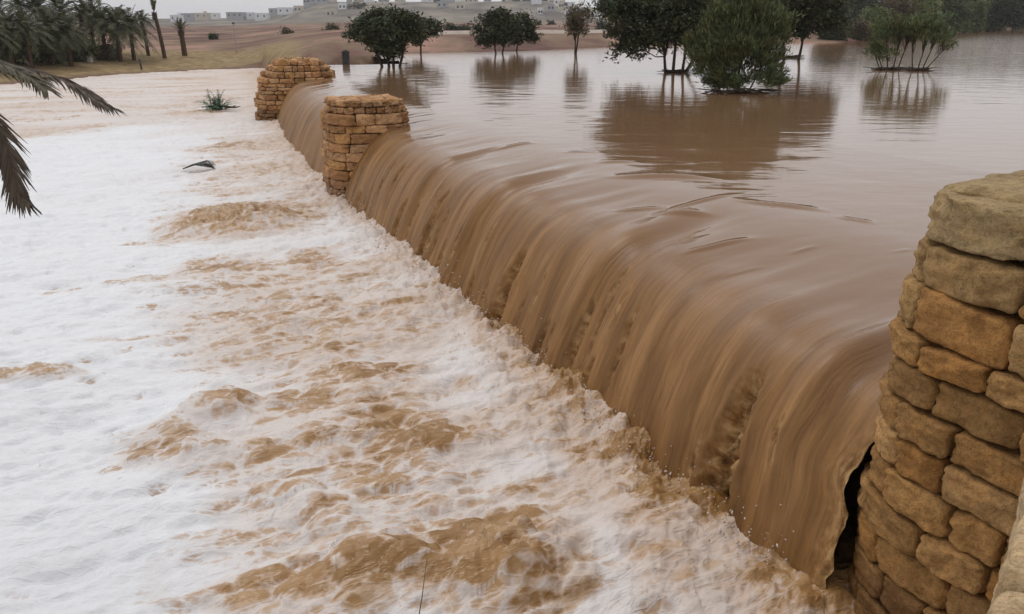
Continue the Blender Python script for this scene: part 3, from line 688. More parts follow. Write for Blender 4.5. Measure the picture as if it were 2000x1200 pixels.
# ------------------------------------------------------------------ trees
def crown(mb, lobes, n_cl, leaf, per, seed, cr=.34, tint=1.0, flat=.75, radial=False):
    rg = np.random.default_rng(seed); vol = np.array([l[3] * l[4] * l[5] for l in lobes]) ** .8; vol /= vol.sum(); cen = []
    for _ in range(n_cl):
        l = lobes[rg.choice(len(lobes), p=vol)]; v = rg.normal(size=3); v /= np.linalg.norm(v); r_ = rg.random() ** .38 * rg.uniform(.85, 1.12)
        c0 = np.array(l[:3]) + v * r_ * np.array(l[3:6]); cen.append(c0)
    cen = np.array(cen); m = n_cl * per
    ctr = np.repeat(cen, per, 0); shade = np.repeat(rg.uniform(.55, 1.5, n_cl), per); warm = np.repeat(rg.uniform(-.12, .2, n_cl), per)
    rc = np.repeat(rg.uniform(.5, 1.3, n_cl) * cr, per)
    o_ = rg.normal(size=(m, 3)) * .5 * rc[:, None]; o_[:, 2] *= flat; p = ctr + o_
    a = rg.normal(size=(m, 3)); a[:, 2] *= .6; a /= np.linalg.norm(a, axis=1)[:, None]; b_ = np.cross(a, rg.normal(size=(m, 3))); b_ /= np.linalg.norm(b_, axis=1)[:, None]
    if radial: a = p * np.array([1, 1, 1.3]) / np.linalg.norm(p, axis=1)[:, None] + rg.normal(size=(m, 3)) * .5; a /= np.linalg.norm(a, axis=1)[:, None]; b_ = np.cross(a, rg.normal(size=(m, 3))); b_ /= np.linalg.norm(b_, axis=1)[:, None]
    ls = leaf * rg.uniform(.6, 1.4, m)[:, None]; wd = ls * (.16 if radial else .38)
    V = np.stack([p - a * ls, p + b_ * wd, p + a * ls, p - b_ * wd], 1).reshape(-1, 3)
    F = np.arange(m * 4).reshape(-1, 4)
    s_ = shade * rg.uniform(.75, 1.25, m) * tint; C = np.stack([s_ * (1 + warm), s_, s_ * (1 - warm)], -1)
    mb.add(V, F, np.repeat(C, 4, 0)); return cen
def limbs(mb, stems, cen, r0, seed, nb=26, sag=.2):
    rg = np.random.default_rng(seed); tips = cen[rg.choice(len(cen), min(nb * len(stems), len(cen)), replace=False)]
    for si, (bx_, by_, tx, ty, tz) in enumerate(stems):
        b0 = np.array([bx_, by_, -.6]); t0 = np.array([tx, ty, tz]); k = np.linspace(0, 1, 7)[:, None]
        mid = b0 + (t0 - b0) * k; mid[:, :2] += (np.sin(k * 3) * rg.normal(size=2) * .06 * tz * .3)
        tube(mb, mid, np.linspace(r0, r0 * .55, 7), 7)
    T0 = np.array([(a[2], a[3], a[4]) for a in stems])
    for tp in tips:
        j = np.argmin(np.linalg.norm((T0 - tp)[:, :2], axis=1) + rg.random(len(T0)) * .3); f_ = rg.uniform(.6, 1.0)
        b0 = np.array([stems[j][0], stems[j][1], 0]) * (1 - f_) + T0[j] * f_; k = np.linspace(0, 1, 6)[:, None]; L_ = np.linalg.norm(tp - b0)
        c1 = b0 + (tp - b0) * .45 + np.array([0, 0, L_ * sag]); pts = (1 - k) ** 2 * b0 + 2 * k * (1 - k) * c1 + k ** 2 * tp
        pts[1:-1] += rg.normal(size=(4, 3)) * .03 * L_
        tube(mb, pts, np.linspace(r0 * .35, r0 * .06, 6), 5)
def tree(name, label, cat, u, v, z, lobes_px, stems_px, n_cl, leaf, per, seed, lm, r0=.07, group=None, cr=.34, depth=.8, nb=26, tint=1.0, sag=.2, Y=None, radial=False, rag=.35):
    """lobes and stems are given as sizes measured at the tree's own distance: across, above the base and half sizes in photo pixels"""
    b0 = P(u, v, z) if Y is None else np.array([D(u, v, Y)[0], Y, z]); k = np.hypot(b0[1], CAMZ - z) / FPX / .985
    lob = []
    for (cu, cv, ru, rv) in lobes_px:
        lob.append(((cu - u) * k, rng.uniform(-.15, .15) * ru * k, (v - cv) * k, ru * k, ru * k * depth, rv * k))
    rq = np.random.default_rng(seed + 500)
    for l in list(lob):                        # smaller side clumps break up the outline
        for _ in range(3):
            a_ = rq.uniform(0, 2 * pi); e_ = rq.uniform(.65, 1.12) * (1 + rag * .3); lob.append((l[0] + cos(a_) * l[3] * e_, l[1] + rq.uniform(-.6, .6) * l[4], l[2] + sin(a_) * l[5] * e_ * .9, l[3] * rag, l[4] * rag, l[5] * rag * .8))
    st = [((a - u) * k, rng.uniform(-.1, .1), (c - u) * k, rng.uniform(-.3, .3), (v - d) * k) for (a, c, d) in stems_px]
    root = empty(name, tuple(b0)); tag(root, label, cat, group)
    cm = MB(); cen = crown(cm, lob, n_cl, leaf, per, seed, cr, tint, radial=radial); tm = MB(); limbs(tm, st, cen, r0, seed, nb, sag)
    tm.build('trunk', M_BARK, root); cm.build('crown', lm, root, smooth=False)
    return root
G = 'trees standing in the flooded lake'
tree('acacia_tree', 'dark round-crowned acacia with a fan of thin trunks, left side of the lake', 'tree', 765, 130, LAKE,
     [(755, 60, 52, 30), (725, 68, 26, 22), (785, 62, 28, 28), (765, 92, 30, 22), (740, 45, 22, 12)], [(755, 735, 95), (762, 755, 92), (768, 772, 90), (774, 792, 92)], 400, .10, 42, 1, M_LEAF, .09, G, .36)
tree('acacia_tree', 'smaller umbrella-shaped acacia just right of the fan-trunked dark acacia', 'tree', 820, 105, LAKE,
     [(822, 62, 30, 14), (845, 60, 18, 12), (815, 78, 16, 12), (800, 65, 22, 14)], [(820, 822, 85)], 150, .11, 36, 2, M_LEAF, .09, G, .4)
tree('acacia_tree', 'dense dark acacia with a short trunk, left one of the overlapping pair', 'tree', 975, 105, LAKE,
     [(972, 58, 34, 30), (960, 70, 24, 22), (990, 70, 24, 20), (975, 38, 18, 12)], [(972, 966, 86), (977, 985, 86)], 260, .11, 42, 3, M_LEAF, .08, G, .4)
tree('acacia_tree', 'lower dark acacia partly behind the dense one, right one of the overlapping pair', 'tree', 1008, 100, LAKE,
     [(1018, 58, 26, 22), (1030, 66, 14, 16), (1005, 62, 16, 20)], [(1006, 1012, 82)], 170, .12, 40, 4, M_LEAF, .08, G, .42)
tree('sparse_tree', 'slender upright tree with sparse brownish leaves standing alone in the lake', 'tree', 1122, 105, LAKE,
     [(1125, 45, 20, 28), (1135, 30, 13, 14), (1118, 58, 12, 18)], [(1122, 1123, 72), (1123, 1130, 65)], 130, .09, 22, 5, M_LEAF3, .07, G, .38)
tree('acacia_tree', 'largest dark spreading tree in the lake, with branches hanging low to the left', 'tree', 1315, 142, LAKE,
     [(1300, 20, 105, 62), (1230, 40, 52, 52), (1250, 85, 44, 26), (1330, -5, 120, 58), (1400, 30, 72, 62), (1215, 15, 40, 42), (1390, -10, 90, 50), (1225, 105, 22, 12), (1340, 60, 60, 34), (1290, 75, 50, 24)],
     [(1305, 1295, 95), (1314, 1316, 60), (1330, 1336, 92), (1322, 1380, 70)], 1500, .085, 48, 6, M_LEAF, .085, G, .36, nb=22)
tree('bush', 'round light green bush rising from the water in front of the largest tree', 'bush', 1440, 180, LAKE,
     [(1435, 95, 62, 46), (1448, 45, 50, 32), (1392, 60, 32, 26), (1385, 128, 34, 26), (1495, 100, 34, 30), (1364, 96, 24, 24), (1500, 142, 28, 14), (1450, 152, 44, 16), (1400, 24, 24, 16), (1490, 52, 28, 26), (1445, 14, 26, 12), (1410, 160, 36, 10)], [(1430, 1410, 130), (1440, 1445, 120), (1448, 1480, 130), (1436, 1390, 150)], 820, .085, 46, 7, M_LEAF2, .035, G, .24, nb=30, tint=1.05, radial=True, rag=.5)
tree('acacia_tree', 'very dark tree on a forked V-shaped trunk to the right of the green bush', 'tree', 1545, 117, LAKE,
     [(1545, 25, 66, 42), (1510, 35, 40, 34), (1590, 30, 46, 38), (1550, -5, 80, 36), (1560, 55, 40, 18)], [(1535, 1524, 65), (1556, 1564, 65)], 900, .11, 46, 8, M_LEAF, .10, G, .45)
tree('shrub', 'sparse olive shrub with many thin stems, left one of the two open shrubs', 'shrub', 1742, 135, LAKE,
     [(1728, 72, 34, 24), (1708, 92, 18, 16), (1760, 68, 26, 22), (1745, 52, 30, 14), (1722, 108, 22, 8)], [(1735, 1705, 95), (1738, 1722, 80), (1744, 1745, 88), (1748, 1762, 80), (1730, 1712, 112)], 120, .12, 26, 9, M_LEAF2, .035, G, .25, nb=16, tint=1.3, radial=True)
tree('shrub', 'sparse olive shrub with many thin stems, right one of the two open shrubs', 'shrub', 1790, 137, LAKE,
     [(1815, 68, 32, 24), (1788, 60, 26, 20), (1832, 88, 18, 14), (1800, 50, 26, 12)], [(1786, 1776, 90), (1789, 1800, 84), (1792, 1820, 88), (1790, 1832, 100)], 115, .12, 26, 10, M_LEAF2, .035, G, .25, nb=16, tint=1.3, radial=True)
# floating mats of drifted twigs round the shrub stems
for (u, v, wpx, lb) in [(1736, 137, 21, 'dark mat of drifted twigs caught on the left open shrub'), (1791, 138, 11, 'dark mat of drifted twigs caught on the right open shrub'), (1440, 182, 75, 'long dark mat of debris at the foot of the light green bush'), (1320, 142, 20, 'dark debris caught between the trunks of the largest tree'), (1545, 113, 13, 'dark debris caught between the two legs of the forked tree')]:
    p0 = P(u, v, LAKE); k = p0[1] / FPX; mb = MB(); rg = np.random.default_rng(u)
    for _ in range(70):
        c0 = np.array([rg.normal() * wpx * k * .42, rg.normal() * .16, rg.uniform(-.02, .10) * min(1, 1)]); d_ = rg.normal(size=3) * np.array([.3, .15, .04])
        tube(mb, [c0 - d_, c0 + rg.normal(size=3) * .02, c0 + d_], [.012, .022, .010], 4)
    tag(mb.build('drift_debris', M_BARK, loc=tuple(p0)), lb, 'debris', 'drift debris in the lake')
# tree belt on the far right shore
BELT = [(1625, 84, 3.2, 40, 'rounded dark shore tree right behind the forked tree'), (1668, 82, 2.4, 44, 'low brownish shore tree beside the left end of the belt'), (1705, 80, 3.0, 46, 'medium dark shore tree just left of the open shrubs'),
        (1745, 76, 2.8, 52, 'dark shore tree directly behind the left open shrub'), (1790, 74, 3.3, 50, 'dark shore tree directly behind the right open shrub'), (1835, 70, 3.5, 54, 'dark shore tree just right of the open shrubs'),
        (1878, 64, 3.9, 56, 'broad dark shore tree left of the small pale hut'), (1925, 60, 4.3, 58, 'broad dark shore tree beside the small pale hut'), (1975, 55, 4.6, 60, 'dark shore tree at the right edge, above the near pillar'), (2040, 52, 5.0, 66, 'shore tree at the end of the belt outside the right edge')]
for i, (u, v, _, wpx, lb) in enumerate(BELT):
    Yd = float(shore((u - 1000) / FPX / 1.05)) + 5; zb = 1.6; vb = 42 + (CAMZ - zb) / Yd * FPX; hpx = [62, 40, 56, 70, 74, 74, 70, 72, 70, 74][i]
    nl = [(u - wpx * .3, vb - hpx * .45, wpx * .42, hpx * .42), (u + wpx * .25, vb - hpx * .5, wpx * .46, hpx * .46), (u, vb - hpx * .75, wpx * .45, hpx * .3), (u + wpx * .1, vb - hpx * .2, wpx * .5, hpx * .22)]
    tree('shore_tree', lb, 'tree', u, vb, zb, nl, [(u - 3, u - 5, vb - hpx * .3), (u + 3, u + 6, vb - hpx * .3)], 420, .13 * Yd / 100, 34, 40 + i, [M_LEAF, M_LEAF3, M_LEAF2, M_LEAF3, M_LEAF2, M_LEAF, M_LEAF2, M_LEAF, M_LEAF, M_LEAF][i], .13, 'trees on the far shore', .55 * Yd / 100, tint=[1.2, .9, 1.8, 1.0, 2.0, 1.5, 1.6, 1.5, 1.4, 1][i], Y=Yd)
for i, (u, v, wpx, hpx, lb) in enumerate([(1760, 0, 150, 22, 'tall dark trees rising behind the middle of the shore belt'), (1640, 0, 60, 16, 'tall dark tree rising behind the left end of the shore belt'), (1930, 0, 150, 22, 'tall dark trees rising behind the right end of the shore belt')]):
    Yd = 200.; zb = 1.8; vb = 42 + (CAMZ - zb) / Yd * FPX; nl = [(u + dx_ * wpx, vb - 42, wpx * .3, 34) for dx_ in (-.45, -.15, .15, .45)]
    tree('tall_tree', lb, 'tree', u, vb, zb, nl, [(u - wpx * .3, u - wpx * .3, vb - 20), (u + wpx * .3, u + wpx * .3, vb - 20)], 700, .3, 30, 60 + i, M_LEAF, .25, 'tall trees behind the far shore', 1.3, Y=Yd, depth=.4)
# low scrub along the left bank and the middle shore
SCR = [(880, 66, 14, 7, .9), (700, 75, 22, 12, .8), (726, 82, 20, 9, .8), (905, 72, 12, 5, .9), (1075, 46, 9, 6, .8), (1050, 47, 7, 5, .8), (1175, 60, 12, 14, .7), (650, 78, 14, 6, 1.0), (415, 75, 6, 6, .9), (560, 76, 12, 5, 1)]
for i, (u, v, wp, hp, tn) in enumerate(SCR):
    Yd = 150. if v > 50 else 300.; b0 = D(u, v, Yd); zb = float(ground_h(np.array(b0[0]), np.array(Yd))); vb = 42 + (CAMZ - zb) / Yd * FPX
    lbs = ['low scrub bush on the bare land between the overlapping acacias and the umbrella acacia', 'reddish brown scrub bush on the bare land left of the fan-trunked acacia', 'low scrub bush directly behind the fan-trunked acacia', 'small scrub bush left of the dense acacia pair', 'small far bush left of the slender tree', 'tiny far bush beside the dense acacia pair', 'scrub bush touching the left outline of the largest tree', 'low scrub on bare land above the middle pillar', 'round bush on the field between the trimmed palm and the lamp post', 'low scrub on the field right of the lamp post']
    tree('scrub_bush', lbs[i], 'bush', u, vb, zb, [(u, vb - hp * .6, wp, hp), (u + wp * .4, vb - hp * .5, wp * .6, hp * .7)], [(u, u + 1, vb - hp * .5)], 60, .16, 20, 80 + i, M_LEAF3 if i in (1, 7, 9) else M_LEAF, .05, 'scrub on the bare land', .45, Y=Yd, tint=tn)

# ------------------------------------------------------------------ palms
def frond(mb, pts, nleaf, leaf, wid, c, seed=0, lift=.15, rr=.012, sweep=.75):
    rg = np.random.default_rng(seed); pts = np.asarray(pts, float); k = np.linspace(0, 1, len(pts))
    tube(mb, pts, np.linspace(rr, rr * .25, len(pts)), 4, c)
    V = []; F = []
    for t_ in np.linspace(.16, .99, nleaf):
        p = np.array([np.interp(t_, k, pts[:, j]) for j in range(3)]); p2 = np.array([np.interp(min(t_ + .05, 1), k, pts[:, j]) for j in range(3)]); p1 = np.array([np.interp(t_ - .05, k, pts[:, j]) for j in range(3)])
        T = p2 - p1; T /= np.linalg.norm(T) + 1e-9; side = np.cross(T, [0, 0, 1]); side /= np.linalg.norm(side) + 1e-9; upv = np.cross(side, T)
        ll = leaf * (sin(pi * min(1, t_ * .8 + .12)) ** .6) * rg.uniform(.8, 1.15)
        for sg in (-1, 1):
            d_ = T * sweep + side * sg * rg.uniform(.5, .85) + upv * lift + rg.normal(size=3) * .07; d_ /= np.linalg.norm(d_)
            wv = np.cross(d_, upv + rg.normal(size=3) * .3); wv /= np.linalg.norm(wv) + 1e-9
            m_ = p + d_ * ll * .5 + np.array([0, 0, -.03 * ll]); e_ = p + d_ * ll + np.array([0, 0, -.22 * ll]); n0 = len(V)
            V += [p - wv * wid * .5, p + wv * wid * .5, m_ + wv * wid * .5, m_ - wv * wid * .5, e_ + wv * wid * .08, e_ - wv * wid * .08]
            F += [(n0, n0 + 1, n0 + 2, n0 + 3), (n0 + 3, n0 + 2, n0 + 4, n0 + 5)]
    mb.add(V, F, c)
def arc(p0, az_, el, L_, droop, n=8):
    k = np.linspace(0, 1, n)[:, None]; d_ = np.array([cos(az_) * cos(el), sin(az_) * cos(el), sin(el)])
    return np.asarray(p0) + d_ * L_ * k + np.array([0, 0, -1]) * droop * L_ * k ** 2.2
def palm(h_, nf, L_, seed, rad=.16, el=(.0, 1.2), nleaf=16, lean=0., up=False):
    root = empty('date_palm'); rg = np.random.default_rng(seed); mb = MB()
    k = np.linspace(0, 1, 16); pts = np.stack([lean * k ** 1.5, 0 * k, h_ * k - .3 * (1 - k)], -1); rr = rad * (1.12 - .18 * k) * (1 + .07 * np.sin(np.arange(16) * 2.9)); tube(mb, pts, rr, 9)
    top = np.array([lean, 0, h_])
    for i in range(26):                      # stubs of cut leaf stalks
        a = i * 2.4; zz = h_ - .02 * i; tube(mb, [[top[0] + cos(a) * rad * .7, sin(a) * rad * .7, zz - .1], [top[0] + cos(a) * rad * 1.45, sin(a) * rad * 1.45, zz + .12]], [.04, .02], 4)
    mb.build('trunk', M_PALMBARK, root); fb = MB()
    for i in range(nf):
        a = i * 2.399 + rg.uniform(-.2, .2); e = el[0] + (el[1] - el[0]) * (i / nf) + rg.uniform(-.1, .1); c = np.ones(3) * rg.uniform(.7, 1.3)
        frond(fb, arc(top, a, e, L_ * rg.uniform(.85, 1.1), .15 if up else .55 * cos(max(e, 0)) + .1), nleaf, L_ * .22, .045, c, seed * 100 + i, rr=.02)
    fb.build('fronds', M_PALM, root, smooth=False); return root
def dup(root):
    r_ = root.copy(); S.collection.objects.link(r_)
    for ch in list(root.children):
        c = ch.copy(); S.collection.objects.link(c); c.parent = r_
    return r_
def setp(o, u, vbase, z, sc, rz, label, group='date palms on the left bank'):
    b0 = hit(u, vbase); zz = b0[2]
    o.location = (b0[0], b0[1], zz); o.scale = (sc,) * 3; o.rotation_euler = (0, 0, rz); tag(o, label, 'palm tree', group); return o
full = palm(2.9, 44, 2.5, 3, el=(-.35, 1.3), nleaf=20); mid_ = palm(3.4, 30, 1.7, 5, lean=-.25)
setp(full, 262, 118, 1.2, 1.0, .3, 'leafy date palm, second of the row from the right end of the grove')
trim = palm(3.6, 9, 1.2, 7, .15, (1.25, 1.5), 12, -.4, True); setp(trim, 322, 114, 1.2, 1.12, .1, 'tall leaning palm trimmed to a bare pointed top')
stub = palm(2.35, 22, 1.25, 9, .23, (.1, 1.5), 12, -.1, True); setp(stub, 361, 109, 1.2, 1.0, 0, 'short palm at the right end of the row with a few stiff side fronds')
setp(mid_, 290, 109, 1.2, .92, 1., 'slim palm with a light crown just left of the trimmed leaning palm')
PL = [(236, 121, 1.0, 'full', 'leafy palm with stumpy offshoots left of the second palm from the end'), (208, 118, 1.05, 'full', 'leafy palm in the thick of the grove above the small pale stone'), (165, 116, 1.1, 'mid', 'palm just left of the small pale stone'), (140, 130, .9, 'full', 'front palm above the right half of the hanging frond'),
      (105, 128, 1.0, 'full', 'front palm above the middle of the hanging frond'), (62, 135, .95, 'full', 'front palm with a dark trunk near the hanging frond base'), (25, 134, .95, 'mid', 'front palm nearest the left edge'), (-15, 140, .95, 'full', 'palm cut by the left edge'),
      (5, 108, 1.25, 'full', 'tall palm at the back by the left edge'), (50, 104, 1.2, 'mid', 'tall slim palm at the back above the dark orchard shrubs'), (85, 103, 1.3, 'full', 'tall palm at the back, second from the left edge'), (130, 104, 1.25, 'full', 'tall palm at the back in the centre of the grove'), (185, 106, 1.15, 'full', 'back palm towards the right half of the grove'), (232, 104, 1.0, 'mid', 'back palm seen between the two leafy right-hand palms')]
for i, (u, v, sc, kd, lb) in enumerate(PL):
    o = dup(full if kd == 'full' else mid_); setp(o, u, v, 1.2, sc, i * 1.7, lb)
for i, (u, v, ru, rv, lb) in enumerate([(45, 125, 60, 38, 'big dark green orchard shrub under the palms near the left edge'), (100, 122, 48, 34, 'dark green orchard shrub in the middle of the palm grove'), (10, 128, 50, 34, 'dark green shrub cut by the left edge'), (205, 117, 22, 12, 'low brown undergrowth by the pale stone'), (150, 120, 36, 26, 'olive brown shrub under the palms')]):
    p0 = hit(u, v); zb = p0[2]; Yd = p0[1]; vb = 42 + (CAMZ - zb) / Yd * FPX
    tree('orchard_shrub', lb, 'shrub', u, vb, zb, [(u, vb - rv * 1.0, ru * .8, rv * .8), (u - ru * .4, vb - rv * .7, ru * .5, rv * .7), (u + ru * .4, vb - rv * .8, ru * .5, rv * .6)], [(u, u, vb - rv * .5)], 420, .12, 30, 120 + i, M_LEAF3 if i == 3 else (M_LEAF2 if i != 1 else M_LEAF), .07, 'shrubs under the palms', .45, Y=Yd, tint=.9)

# the palm beside the viewer whose fronds hang into the picture
fp = empty('date_palm', (-7.6, 7.3, 0)); tag(fp, 'nearest palm outside the left edge whose dark fronds hang into the photo', 'palm tree')
O = np.array([-7.6, 7.3, 0]); mb = MB(); k = np.linspace(0, 1, 14); tube(mb, np.stack([0 * k, 0 * k, -1 + 4.7 * k], -1), .2 * (1.1 - .15 * k), 10); mb.build('trunk', M_PALMBARK, fp)
def px_curve(lst): return np.array([D(*q_) for q_ in lst]) - O
def smooth_curve(c_, n=14):
    t0 = np.linspace(0, 1, len(c_)); co_ = [np.polyfit(t0, c_[:, j], 3) for j in range(3)]; t1 = np.linspace(0, 1, n); return np.stack([np.polyval(a, t1) for a in co_], -1)
for lst, ll, nl, sd, lf in [([(-500, 60, 7.3), (-160, 95, 7.2), (30, 132, 7.1), (125, 158, 7.0), (180, 186, 6.9), (222, 214, 6.85)], 1.0, 84, 1, .21), ([(-500, 60, 7.3), (-200, 110, 7.0), (-60, 190, 6.7), (8, 285, 6.5), (34, 345, 6.4), (52, 400, 6.3)], 1.0, 80, 2, .25)]:
    f_ = MB(); frond(f_, smooth_curve(px_curve(lst)), nl, lf, .019, np.array([.55, .5, .5]), sd, .05, .018, 1.5); f_.build('frond', M_PALMDRY, fp, smooth=False)
for lst, sd in [([(-500, 60, 7.3), (-260, 70, 7.2), (-90, 100, 7.0), (10, 128, 6.9), (60, 150, 6.8), (92, 176, 6.7)], 31), ([(-500, 60, 7.3), (-260, 80, 7.4), (-100, 112, 7.4), (0, 138, 7.5), (50, 146, 7.5), (110, 152, 7.5)], 32), ([(-500, 60, 7.3), (-260, 100, 7.0), (-120, 160, 6.9), (-50, 220, 6.8), (-8, 275, 6.7), (22, 330, 6.6)], 33)]:
    f_ = MB(); frond(f_, smooth_curve(px_curve(lst)), 80, .24, .018, np.array([.5, .52, .42]), sd, .05, .016, 1.3); f_.build('frond', M_PALMDRY, fp, smooth=False)
top = np.array([0, 0, 3.6])
for i in range(12):
    a = pi * .55 + i * .27; f_ = MB(); frond(f_, arc(top, a, .2 + .25 * (i % 4), 2.4, .5), 30, .4, .024, np.ones(3) * .9, 50 + i, .1, .02); f_.build('frond', M_PALM, fp, smooth=False)

# ------------------------------------------------------------------ posts, lamp, debris
M_POST = simple('dark_weathered_post', (.05, .045, .045), (.09, .08, .08), 10)
M_PALE = simple('pale_rendered_stone', (.5, .47, .43), (.62, .58, .53), 6)
gz_at = hit
p0 = P(676, 123, LAKE); mb = MB(); box(mb, (-.17, -.15, -.5), (.17, .15, .52)); box(mb, (-.2, -.18, .52), (.2, .18, .60)); box(mb, (-.12, -.1, .60), (.10, .1, .66))
o = mb.build('marker_post', M_POST, smooth=False, loc=tuple(p0)); tag(o, 'short square dark post standing in the lake behind the pillars', 'post')
p0 = gz_at(276, 136); mb = MB(); tube(mb, [[.05, 0, -.2], [0, 0, .4], [-.05, 0, .82]], [.085, .08, .07], 7); tube(mb, [[-.02, 0, .75], [-.2, 0, .86]], [.05, .03], 6)
o = mb.build('wooden_stake', M_POST, loc=tuple(p0)); tag(o, 'dark leaning wooden stake on the grass bank by the foaming river', 'post')
p0 = gz_at(176, 122); mb = MB(); TV, TF = stone_template(8, 5); nz = fbm(TV[:, 0] * 1.5, TV[:, 1] * 1.5, TV[:, 2] * 1.5 + 4); mb.add(TV * np.array([.22, .2, .45]) * (1 + nz[:, None] * .2) + [0, 0, .35], TF, (1, 1, 1))
o = mb.build('standing_stone', M_PALE, loc=tuple(p0)); tag(o, 'small pale upright stone among the palm trunks', 'stone')
p0 = gz_at(462, 103); lp = empty('street_lamp', tuple(p0)); tag(lp, 'thin grey street lamp standing on the field left of the farthest pillar', 'street lamp')
mp_, _, _ = mat('galvanised_steel', .5, (.30, .29, .31)); mb = MB(); tube(mb, [[0, 0, 0], [-.02, 0, 1.5], [-.05, 0, 2.85]], [.055, .045, .03], 8); mb.build('pole', mp_, lp)
mb = MB(); box(mb, (-.12, -.08, 2.72), (.08, .08, 2.86)); box(mb, (-.16, -.06, 2.82), (-.02, .06, 2.9)); mb.build('lamp_head', M_POST, lp, smooth=False)
mb = MB(); tube(mb, [[-.03, 0, 2.3], [-.03, 0, 3.0]], .012, 5); mb.build('finial', mp_, lp)
# torn plant stranded in the foam
p0 = P(425, 212, .1); dp = empty('stranded_plant', tuple(p0)); tag(dp, 'green tufted plant stranded in the foam, beside a floating branch', 'plant')
mb = MB(); rg = np.random.default_rng(5)
for i in range(70):
    a = rg.uniform(0, 2 * pi); e = rg.uniform(.35, 1.5); L_ = rg.uniform(.5, 1.5); pts = arc([rg.normal() * .15, rg.normal() * .1, -.05], a, e, L_, .35, 5); frond(mb, pts, 7, .16, .022, np.ones(3) * rg.uniform(.8, 2.0), i, .1, .010)
mb.build('leaves', leaf_mat('reed_green_leaves', (.05, .10, .06)), dp, smooth=False)
mb = MB()
for i in range(8): tube(mb, [[-.75 + .1 * i, rg.normal() * .1, .05], [-.2, rg.normal() * .1, .12], [.3 + .1 * i, rg.normal() * .1, .06]], [.02, .035, .015], 5)
mb.build('stems', M_BARK, dp)
p1 = P(453, 214, .1); mb = MB(); tube(mb, [[-.35, .05, .02], [-.1, 0, .10], [.2, 0, .10], [.42, -.03, .14]], [.03, .05, .04, .015], 6); tube(mb, [[.0, 0, .1], [.2, .05, .2]], [.02, .01], 5)
tag(mb.build('floating_branch', M_BARK, loc=tuple(p1)), 'bare dark branch floating to the right of the stranded green plant', 'branch')
p1 = P(388, 330, .0); db = empty('drift_branch', tuple(p1)); tag(db, 'small leafy branch drifting on white foam below the stranded plant', 'branch'); mb = MB(); lf = MB()
for i in range(7):
    a = [(-.45, 0, .0), (-.1 + .05 * i, .05 * i - .1, .14 + .01 * i), (.32 + .03 * i, .1 - .04 * i, .03)]; tube(mb, a, [.015, .022, .008], 5)
    frond(lf, smooth_curve(np.array([a[0], a[1], (a[1][0] + .15, a[1][1], .12), a[2]]), 8), 10, .12, .022, np.ones(3) * rg.uniform(.6, 1.4), i + 5, .1, .008)
mb.build('twigs', M_BARK, db); lf.build('leaves', leaf_mat('grey_green_leaves', (.10, .13, .12)), db, smooth=False)
# two thin reeds in front
for i, (ub, ut, vt, vb, Yd, lb) in enumerate([(812, 834, 1090, 1240, 3.6, 'thin dry reed rising from the bottom edge over the brown boil'), (1607, 1609, 1155, 1250, 3.8, 'short dark reed rising from the bottom edge near the pillar foot')]):
    mb = MB(); a = D(ub, vb, Yd); b_ = D(ut, vt, Yd + .02); e0_ = a * 1.0; e0_[2] = -.2; e0_[0] -= .03
    tube(mb, [e0_ , a * .5 + e0_ * .5, a, (a + b_) / 2 + [.004, 0, 0], b_], [.005, .0045, .004, .003, .0015], 6); frondc = np.array([.5, .42, .3])
    tag(mb.build('reed', simple('dry_reed_stalk', (.10, .085, .07), (.2, .17, .14), 20)), lb, 'reed')
# dry plants on the farthest pillar
for i, (dx_, dy_, lb) in enumerate([(-.45, -.3, 'yellowish dry plant on the left of the farthest pillar top'), (.25, -.35, 'yellowish dry plant on the right of the farthest pillar top')]):
    mb = MB(); rg = np.random.default_rng(i)
    for j in range(46):
        frond(mb, arc([rg.normal() * .07, rg.normal() * .07, -.08], rg.uniform(0, 6.3), rg.uniform(.3, 1.4), rg.uniform(.2, .55), .5, 4), 5, .09, .03, np.ones(3) * rg.uniform(.7, 1.5), j, .1, .008)
    o = mb.build('dry_plant', leaf_mat('dry_yellow_plant', (.26, .21, .09)), smooth=False, loc=(PFC[0] + dx_, PFC[1] + dy_, ZF)); tag(o, lb, 'plant', 'dry plants on the farthest pillar')

# ------------------------------------------------------------------ land beyond: track, town, ridge trees
def strip(name, us, vs, zoff, halfw, m):
    pts = []
    for u, v in zip(us, vs): pts.append(gz_at(u, v))
    pts = np.array(pts); n = len(pts); V = []
    for p in pts: V += [(p[0], p[1] - halfw, p[2] + zoff), (p[0], p[1] + halfw, p[2] + zoff)]
    mb = MB(); mb.add(V, [(2 * i, 2 * i + 2, 2 * i + 3, 2 * i + 1) for i in range(n - 1)]); o = mb.build(name, m, smooth=False); tag(o, kind='structure'); return o
tx = np.linspace(-10, 44, 28); ty = 108 + 8 * np.sin(tx * .03) + tx * .12; th_ = ground_h(tx, ty) + .35
mb = MB(); V = []
for a, b_, c_ in zip(tx, ty, th_): V += [(a, b_ - 2.2, c_ - .45), (a, b_ - 1.2, c_), (a, b_ + 1.2, c_), (a, b_ + 2.2, c_ - .45)]
mb.add(V, [(4 * i + j, 4 * i + 4 + j, 4 * i + 5 + j, 4 * i + 1 + j) for i in range(27) for j in range(3)])
tag(mb.build('dirt_track', simple('pale_track_earth', (.36, .30, .25), (.46, .39, .33), 1.0), smooth=False), kind='structure')
M_B1 = simple('grey_plaster', (.34, .34, .36), (.40, .40, .42), 1); M_B2 = simple('cream_plaster', (.50, .46, .38), (.56, .52, .44), 1); M_B3 = simple('white_plaster', (.66, .67, .70), (.74, .74, .76), 1); M_WIN = simple('dark_window', (.05, .055, .06), (.07, .075, .08), 1, .3)
